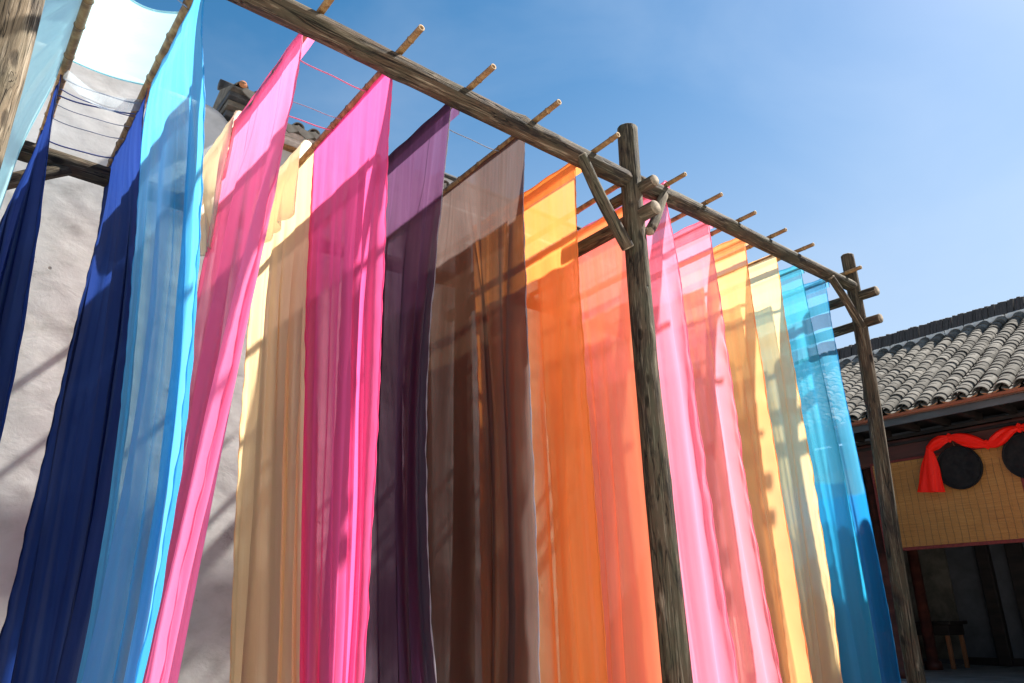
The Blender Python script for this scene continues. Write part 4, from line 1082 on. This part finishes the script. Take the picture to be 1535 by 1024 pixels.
# ------------------------------------------------------------------ tiled house at the right
house = thing('tiled_house', 'old dark timber house with grey barrel tile roof at right', 'house', (11.0, 4.0, 0))
HY0, HY1 = -3.0, 7.62
EX, EZ = 10.30, 4.14
RX = 13.45
AL = math.radians(31.0)
RZ = EZ + (RX - EX) * math.tan(AL)
FZ = 0.75
# plinth, floor, walls
box('stone_plinth', (10.55, HY0, 0), (16.4, HY1, FZ), M_FLOOR, house, .02)
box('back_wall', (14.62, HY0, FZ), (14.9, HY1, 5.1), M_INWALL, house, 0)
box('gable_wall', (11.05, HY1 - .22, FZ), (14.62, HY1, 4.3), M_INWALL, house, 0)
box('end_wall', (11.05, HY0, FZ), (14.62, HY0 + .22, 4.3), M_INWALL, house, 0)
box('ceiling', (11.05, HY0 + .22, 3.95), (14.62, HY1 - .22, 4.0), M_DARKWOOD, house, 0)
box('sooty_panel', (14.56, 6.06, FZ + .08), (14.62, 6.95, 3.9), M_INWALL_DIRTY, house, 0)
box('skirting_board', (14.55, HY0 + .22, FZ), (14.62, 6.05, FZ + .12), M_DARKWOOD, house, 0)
for y0_, y1_ in ((5.34, 5.54), (4.83, 5.07), (3.9, 4.1), (2.4, 2.6), (6.97, 7.13)):
    box('wall_stud', (14.50, y0_, FZ), (14.63, y1_, 3.95), M_DARKWOOD, house, .01)
def column(x, y, r):
    v, f = tube_vf([(x, y, FZ), (x, y, FZ + .12), (x, y, FZ + .13), (x, y, 3.95)], [r * 1.5, r * 1.4, r, r * .95], 18)
    mesh_obj('column', v, f, M_REDWOOD, house, True)
for y_ in (HY1 - .3, 5.46, 3.38, 1.2, -1.0):
    column(11.14, y_, .085)
for y_ in (5.9, 3.4, 1.0):
    column(13.0, y_, .085)
box('front_beam', (11.02, HY0, 3.60), (11.18, HY1, 3.93), M_REDWOOD, house, .015)
box('beam_moulding', (10.985, HY0, 3.845), (11.02, HY1, 3.885), M_DARKWOOD, house, .008)
box('soffit', (10.36, HY0, 4.085), (11.3, HY1, 4.11), M_DARKWOOD, house, 0)
for k in range(26):
    y_ = HY0 + .2 + k * .41
    box('rafter_tail', (10.36, y_, 3.99), (11.05, y_ + .075, 4.084), M_DARKWOOD, house, 0)
box('fascia', (10.325, HY0, 3.985), (10.358, HY1, 4.075), M_GREYBOARD, house, .005)
box('eave_board', (10.225, HY0, 4.078), (10.36, HY1, 4.118), M_REDBOARD, house, .006)

roof = thing('roof', '', '', (0, 0, 0)); 
for k_ in ('label', 'category'):
    del roof[k_]
roof.parent = house; roof.location = (0, 0, 0)
ca, sa = math.cos(AL), math.sin(AL)
def slope_pt(s, y, h):
    return Vector((EX + s * ca - h * sa, y, EZ + s * sa + h * ca))
SL = (RX - EX) / ca
# bed boards of both slopes
V = [tuple(slope_pt(-.02, HY0, -.01)), tuple(slope_pt(-.02, HY1 + .1, -.01)), tuple(slope_pt(SL, HY1 + .1, -.01)), tuple(slope_pt(SL, HY0, -.01)),
     (2 * RX - EX, HY0, EZ), (2 * RX - EX, HY1 + .1, EZ)]
V += [(x, y, z - .05) for x, y, z in V]
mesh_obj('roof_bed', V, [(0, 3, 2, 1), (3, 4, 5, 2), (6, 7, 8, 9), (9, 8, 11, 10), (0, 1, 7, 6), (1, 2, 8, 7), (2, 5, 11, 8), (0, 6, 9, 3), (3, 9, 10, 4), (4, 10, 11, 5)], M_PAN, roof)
CS = 0.242
EXPO = 0.128
nt = int(SL / EXPO) + 1
tile_me = []
for i in range(4):
    for rr in (.098, .092):
        tile_me.append(shared_mesh('roof_tile', *barrel_mesh('t', rr, .012, .215, 8, .94), M_TILE[i]))
cands = []
ncol = int((HY1 + .05 - HY0) / CS)
cam_p = Vector((0, 0, EH))
vp = camo.matrix_world.inverted()
for c in range(ncol):
    y = HY1 - .04 - c * CS
    wob = rng.uniform(-.012, .012)
    for k in range(nt):
        s = -.03 + k * EXPO
        p = slope_pt(s, y + wob + .012 * math.sin(k * .35 + c * 1.7), .045 + rng.uniform(-.003, .003))
        q = vp @ p
        fx = q.x / -q.z * cam.lens / 36; fy = q.y / -q.z * cam.lens / 36
        inframe = -q.z > 0 and abs(fx) < .51 and abs(fy) < .345
        hid = fx < 0.318
        cands.append((not inframe or hid, (p - cam_p).length, p, c, k))
order = sorted(range(len(cands)), key=lambda i: (cands[i][0], cands[i][1]))
SV, SF, SM = [], [], []
base_v = {i: ([Vector(v.co) for v in me.vertices], [tuple(f.vertices) for f in me.polygons]) for i, me in enumerate(tile_me)}
for n_, i in enumerate(order):
    _, _, p, c, k = cands[i]
    tilt = AL - math.radians(3.7) + rng.uniform(-.018, .018)
    xa = Vector((math.cos(tilt), rng.uniform(-.05, .05), math.sin(tilt))).normalized()
    ya = Vector((0, 1, 0)); za = xa.cross(ya).normalized(); ya = za.cross(xa)
    M = Matrix((xa, ya, za)).transposed().to_4x4(); M.translation = p
    w = [.22, .30, .28, .20]
    mi = rng.choice(4, p=w) * 2 + rng.randint(2)
    if n_ < 298:
        inst('roof_tile', tile_me[mi], roof, M)
    else:
        vs, fs = base_v[mi]
        b = len(SV)
        SV += [tuple(M @ v) for v in vs]; SF += [tuple(b + q for q in f) for f in fs]; SM += [mi // 2] * len(fs)
rest = mesh_obj('roof_tiles', SV, SF, M_TILE, roof, True)
rest.data.polygons.foreach_set('material_index', SM)
rest['kind'] = 'stuff'
# pan tiles lying between the cover tiles
V, F = [], []
for c in range(ncol + 1):
    yc = HY1 - .04 - c * CS + CS / 2
    for k in range(nt):
        s0, s1 = -.045 + k * EXPO, -.045 + (k + 1) * EXPO + .03
        if s1 > SL: s1 = SL
        b = len(V)
        for s, hh in ((s0, .018), (s1, .000)):
            for q in range(6):
                t = -1 + 2 * q / 5
                V.append(tuple(slope_pt(s, yc + t * .105, hh + .045 * t * t)))
        for q in range(6):
            t = -1 + 2 * q / 5
            V.append(tuple(slope_pt(s0, yc + t * .105, -.002 + .045 * t * t)))
        F += [(b + q, b + q + 1, b + 7 + q, b + 6 + q) for q in range(5)] + [(b + q, b + 12 + q, b + 13 + q, b + q + 1) for q in range(5)]
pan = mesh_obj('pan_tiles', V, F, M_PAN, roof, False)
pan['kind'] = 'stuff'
# clay lips under the lowest pans
def eave_lip():
    V, F = [], []
    for q in range(7):
        t = -1 + 2 * q / 6
        for dx_ in (0, .02):
            V += [(dx_, t * .11, .05 * t * t), (dx_, t * .11, .05 * t * t - .020 - .022 * (1 - t * t))]
    for q in range(6):
        a = 4 * q; b = a + 4
        F += [(a, a + 1, b + 1, b), (a + 2, b + 2, b + 3, a + 3), (a + 1, a + 3, b + 3, b + 1), (a, b, b + 2, a + 2)]
    F += [(0, 2, 3, 1), (24, 25, 27, 26)]
    return V, F
el_me = shared_mesh('eave_lip_tile', *eave_lip(), M_CLAY, False)
for c in range(ncol + 1):
    M = Matrix.Rotation(-.2, 4, 'Y') @ Matrix.Diagonal((1, .9, .55, 1)); M.translation = slope_pt(-.05, HY1 - .04 - c * CS + CS / 2, .020)
    inst('eave_lip_tile', el_me, roof, M)

ridge = thing('ridge', '', '', (0, 0, 0))
for k_ in ('label', 'category'):
    del ridge[k_]
ridge.parent = house; ridge.location = (0, 0, 0)
for k in range(34):
    y_ = HY0 + k * .313
    box('mortar_block', (RX - .13, y_, RZ - .02 + rng.uniform(0, .01)), (RX + .13, y_ + .304, RZ + .075 + rng.uniform(0, .012)), M_MORTAR, ridge, .012)
# slabs of tile set on edge, leaning against each other
def ridge_slab(w, h, th):
    V, F = [], []
    for q in range(5):
        t = -1 + 2 * q / 4
        bow = .03 * (1 - t * t)
        for zz in (0, h):
            V += [(t * w, bow, zz - (.03 * t * t if zz else 0)), (t * w, bow + th, zz - (.03 * t * t if zz else 0))]
    for q in range(4):
        a = 4 * q; b = a + 4
        F += [(a, b, b + 2, a + 2), (a + 1, a + 3, b + 3, b + 1), (a + 2, b + 2, b + 3, a + 3), (a, a + 1, b + 1, b)]
    F += [(0, 2, 3, 1), (16, 17, 19, 18)]
    return V, F
rs_me = [shared_mesh('ridge_tile', *ridge_slab(.125, h_, .046), M_TILE_DARK, False) for h_ in (.238, .245, .252)]
y_ = HY1 + .02
cnt = 0
while y_ > -1.2 and cnt < 290:
    M = Matrix.Rotation(rng.uniform(.14, .19), 4, 'X') @ Matrix.Rotation(rng.uniform(-.06, .06), 4, 'Z')
    M.translation = Vector((RX + rng.uniform(-.012, .012), y_, RZ + .07))
    inst('ridge_tile', rs_me[rng.randint(3)], ridge, M)
    y_ -= .047 if rng.rand() < .8 else .056
    cnt += 1

# ------------------------------------------------------------------ bamboo blinds
def blind(y0, y1, z0, z1, x, label):
    t_ = thing('bamboo_blind', label, 'blind', (x, (y0 + y1) / 2, z0), 'bamboo blinds under the eave')
    V, F = [], []
    n_ = int((z1 - z0) / .0155)
    for k in range(n_):
        z = z0 + k * .0155
        yo = rng.uniform(-.002, .002)
        bx_ = .004 * math.sin(k * .16) + rng.uniform(-.0012, .0012)
        box_vf((x - .004 + bx_, y0 + yo, z + .0012), (x + .004 + bx_, y1 + yo, z + .0145 - rng.uniform(0, .001)), V, F)
    sl = mesh_obj('slats', V, F, M_SLAT, t_)
    sl['kind'] = 'stuff'
    m_ = int((y1 - y0) / .088)
    for k in range(1, m_):
        y = y0 + (y1 - y0) * k / m_
        pts = [(x - .008 + .004 * math.sin(q * 2.48), y + .004 * math.sin(q * 1.3 + k), z0 + (z1 - z0) * q / 12) for q in range(13)]
        v, f = tube_vf(pts, .0024, 5)
        mesh_obj('weft_cord', v, f, M_CORD, t_, True)
    b = .035
    for lo, hi in (((y0 - b, z0 - b * 1.3), (y1 + b, z0)), ((y0 - b, z0 + .002), (y0, z1)), ((y1, z0 + .002), (y1 + b, z1)), ((y0 - b, z1 + .002), (y1 + b, z1 + b))):
        box('cloth_binding', (x - .012, lo[0], lo[1]), (x + .010, hi[0], hi[1]), M_BLIND_EDGE, t_, .005)
    return t_
blind(3.46, 5.30, 2.435, 3.60, 10.94, 'tan bamboo blind with maroon binding behind the black trays')
blind(5.62, 7.25, 2.70, 3.60, 10.96, 'second bamboo blind further left, mostly behind the azure cloth')

# ------------------------------------------------------------------ round black trays
def tray(y, z, r, label):
    t_ = thing('round_tray', label, 'tray', (10.90, y, z), 'round black trays hung on the blind')
    def lathe(nm, prof, mat):
        n_ = 48
        V, F = [], []
        for (rr, xx) in prof:
            for j in range(n_):
                a = 6.28318 * j / n_
                V.append((10.90 - xx, y + rr * math.cos(a), z + rr * math.sin(a)))
        for i in range(len(prof) - 1):
            for j in range(n_):
                a, b = i * n_ + j, i * n_ + (j + 1) % n_
                F.append((a, a + n_, b + n_, b))
        F.append(tuple(range(n_))); F.append(tuple(reversed([(len(prof) - 1) * n_ + j for j in range(n_)])))
        return mesh_obj(nm, V, F, mat, t_, True)
    lathe('tray_face', [(r * .96, 0), (r * .965, .030), (r * .90, .038), (r * .7, .048), (r * .68, .045), (r * .45, .054), (r * .43, .051), (r * .2, .057), (.001, .058)], M_BLACK)
    lathe('tray_rim', [(r * .97, -.004), (r, .005), (r * 1.012, .025), (r * 1.0, .048), (r * .965, .050), (r * .955, .036)], M_BLACK)
    v, f = tube_vf([(10.885, y, z + r * .96), (10.90, y + .02, z + r + .05), (10.93, y + .03, z + r + .12)], .006, 6)
    mesh_obj('hanging_loop', v, f, M_CORD, t_, True)
tray(4.12, 3.39, .285, 'round black tray hung at the blind centre below the red sash')
tray(3.295, 3.415, .29, 'round black tray cut by the right picture edge')

# ------------------------------------------------------------------ red sash
def red_silk():
    return fabric('scarlet_silk', (1.0, 0.028, 0.012), (0.95, 0.020, 0.008), 0.03, streak=.3, gloss=.012, tw=.35)
M_SASH = red_silk()
sash = thing('red_sash', 'scarlet silk sash tied in swags above the black trays', 'sash', (10.8, 4.1, 3.1))
def swag(name, pts, widths, thick, seed, flat=False):
    n_, m_ = 40, 34
    P = np.array(pts); k = np.linspace(0, 1, len(P)); tt = np.linspace(0, 1, n_ + 1)
    def cr_(vals):
        deg = min(3, len(P) - 1)
        return np.polyval(np.polyfit(k, vals, deg), tt) if len(P) < 6 else np.interp(tt, k, vals)
    cy, cz = cr_(P[:, 0]), cr_(P[:, 1])
    w = np.interp(tt, np.linspace(0, 1, len(widths)), widths)
    w = np.convolve(np.pad(w, 2, 'edge'), np.ones(5) / 5, 'valid')
    ty, tz = np.gradient(cy), np.gradient(cz); L = np.hypot(ty, tz); ny, nz = -tz / L, ty / L
    th = np.linspace(0, 2 * math.pi, m_ + 1)[None, :]
    pl = 1 + .10 * np.sin(7 * th + seed) + .07 * np.sin(11 * th + 2 * seed + 3 * tt[:, None])
    a = np.cos(th) * w[:, None] * .5 * pl
    d = np.sin(th) * (thick * (.35 + .65 * np.minimum(1, w / max(widths)))[:, None]) * pl
    d = d + .018 * np.sin(a / .022 + seed + 2.5 * tt[:, None]) * np.minimum(1, w / max(widths))[:, None]
    V = np.stack([10.80 - d + 0 * a, cy[:, None] + ny[:, None] * a, cz[:, None] + nz[:, None] * a], -1)
    o = grid_obj(name, V, (th * .1 + 0 * a), tt[:, None] * 1.0 + 0 * a, M_SASH, sash)
    o.data.transform(Matrix.Translation(-sash.location))
swag('tail', [(4.42, 3.68), (4.44, 3.50), (4.47, 3.32), (4.50, 3.11)], [.07, .17, .24, .27, .34], .06, 1)
swag('swag', [(4.42, 3.67), (4.30, 3.745), (4.20, 3.775), (4.135, 3.785)], [.08, .15, .14, .10, .05], .05, 2)
swag('swag', [(4.135, 3.785), (4.00, 3.75), (3.86, 3.68), (3.70, 3.615)], [.05, .13, .17, .14, .07], .05, 3)
swag('swag', [(3.70, 3.615), (3.58, 3.645), (3.45, 3.72), (3.30, 3.755)], [.07, .15, .16, .12, .05], .05, 4)
swag('swag', [(3.30, 3.755), (3.15, 3.72), (2.98, 3.68), (2.80, 3.78)], [.05, .13, .16, .12, .05], .05, 5)
for y_, z_ in ((4.425, 3.675), (4.135, 3.785), (3.70, 3.617), (3.30, 3.757)):
    v, f = tube_vf([(10.80, y_ + .02 * math.cos(a), z_ + .05 * math.sin(a)) for a in np.linspace(0, 6.28, 13)], .016, 7)
    o = mesh_obj('knot', v, f, M_SASH, sash, True); add_uv(o)

# ------------------------------------------------------------------ things inside the dark room
tb = thing('wooden_table', 'dark wooden table standing against the back wall inside the house', 'table', (13.5, 5.95, FZ))
box('tabletop', (13.2, 5.62, 1.40), (13.85, 6.55, 1.45), M_DARKWOOD, tb, .006)
box('apron', (13.25, 5.68, 1.24), (13.80, 6.49, 1.399), M_DARKWOOD, tb, .004)
for x_ in (13.25, 13.74):
    for y_ in (5.70, 6.42):
        box('leg', (x_, y_, FZ), (x_ + .055, y_ + .055, 1.239), M_CHAIR, tb, .004)
cb = thing('wooden_cabinet', 'low red brown cabinet with white bowl just inside the house', 'cabinet', (12.3, 6.2, FZ))
box('body', (12.1, 5.90, FZ + .06), (12.5, 6.55, 1.27), M_CHAIR, cb, .006)
box('top', (12.07, 5.87, 1.272), (12.53, 6.58, 1.31), M_CHAIR, cb, .006)
for y_ in (5.92, 6.24):
    box('door', (12.085, y_, FZ + .10), (12.099, y_ + .28, 1.24), M_REDWOOD, cb, .003)
for y_ in (5.91, 6.48):
    for x_ in (12.11, 12.43):
        box('foot', (x_, y_, FZ), (x_ + .06, y_ + .06, FZ + .058), M_CHAIR, cb, 0)
V, F = [], []
prof = [(.03, 0), (.035, .008), (.06, .04), (.078, .08), (.074, .08), (.055, .042), (.02, .02)]
for rr, zz in prof:
    for j in range(20):
        V.append((12.2 + rr * math.cos(j * .314159), 5.965 + rr * math.sin(j * .314159), 1.311 + zz))
for i in range(len(prof) - 1):
    for j in range(20):
        a, b = i * 20 + j, i * 20 + (j + 1) % 20
        F.append((a, b, b + 20, a + 20))
F += [tuple(reversed(range(20))), tuple((len(prof) - 1) * 20 + j for j in range(20))]
bw = mesh_obj('bowl', V, F, M_WHITE, None, True, loc=(12.2, 5.965, 1.311))
tag(bw, 'small white bowl standing on the red brown cabinet', 'bowl')
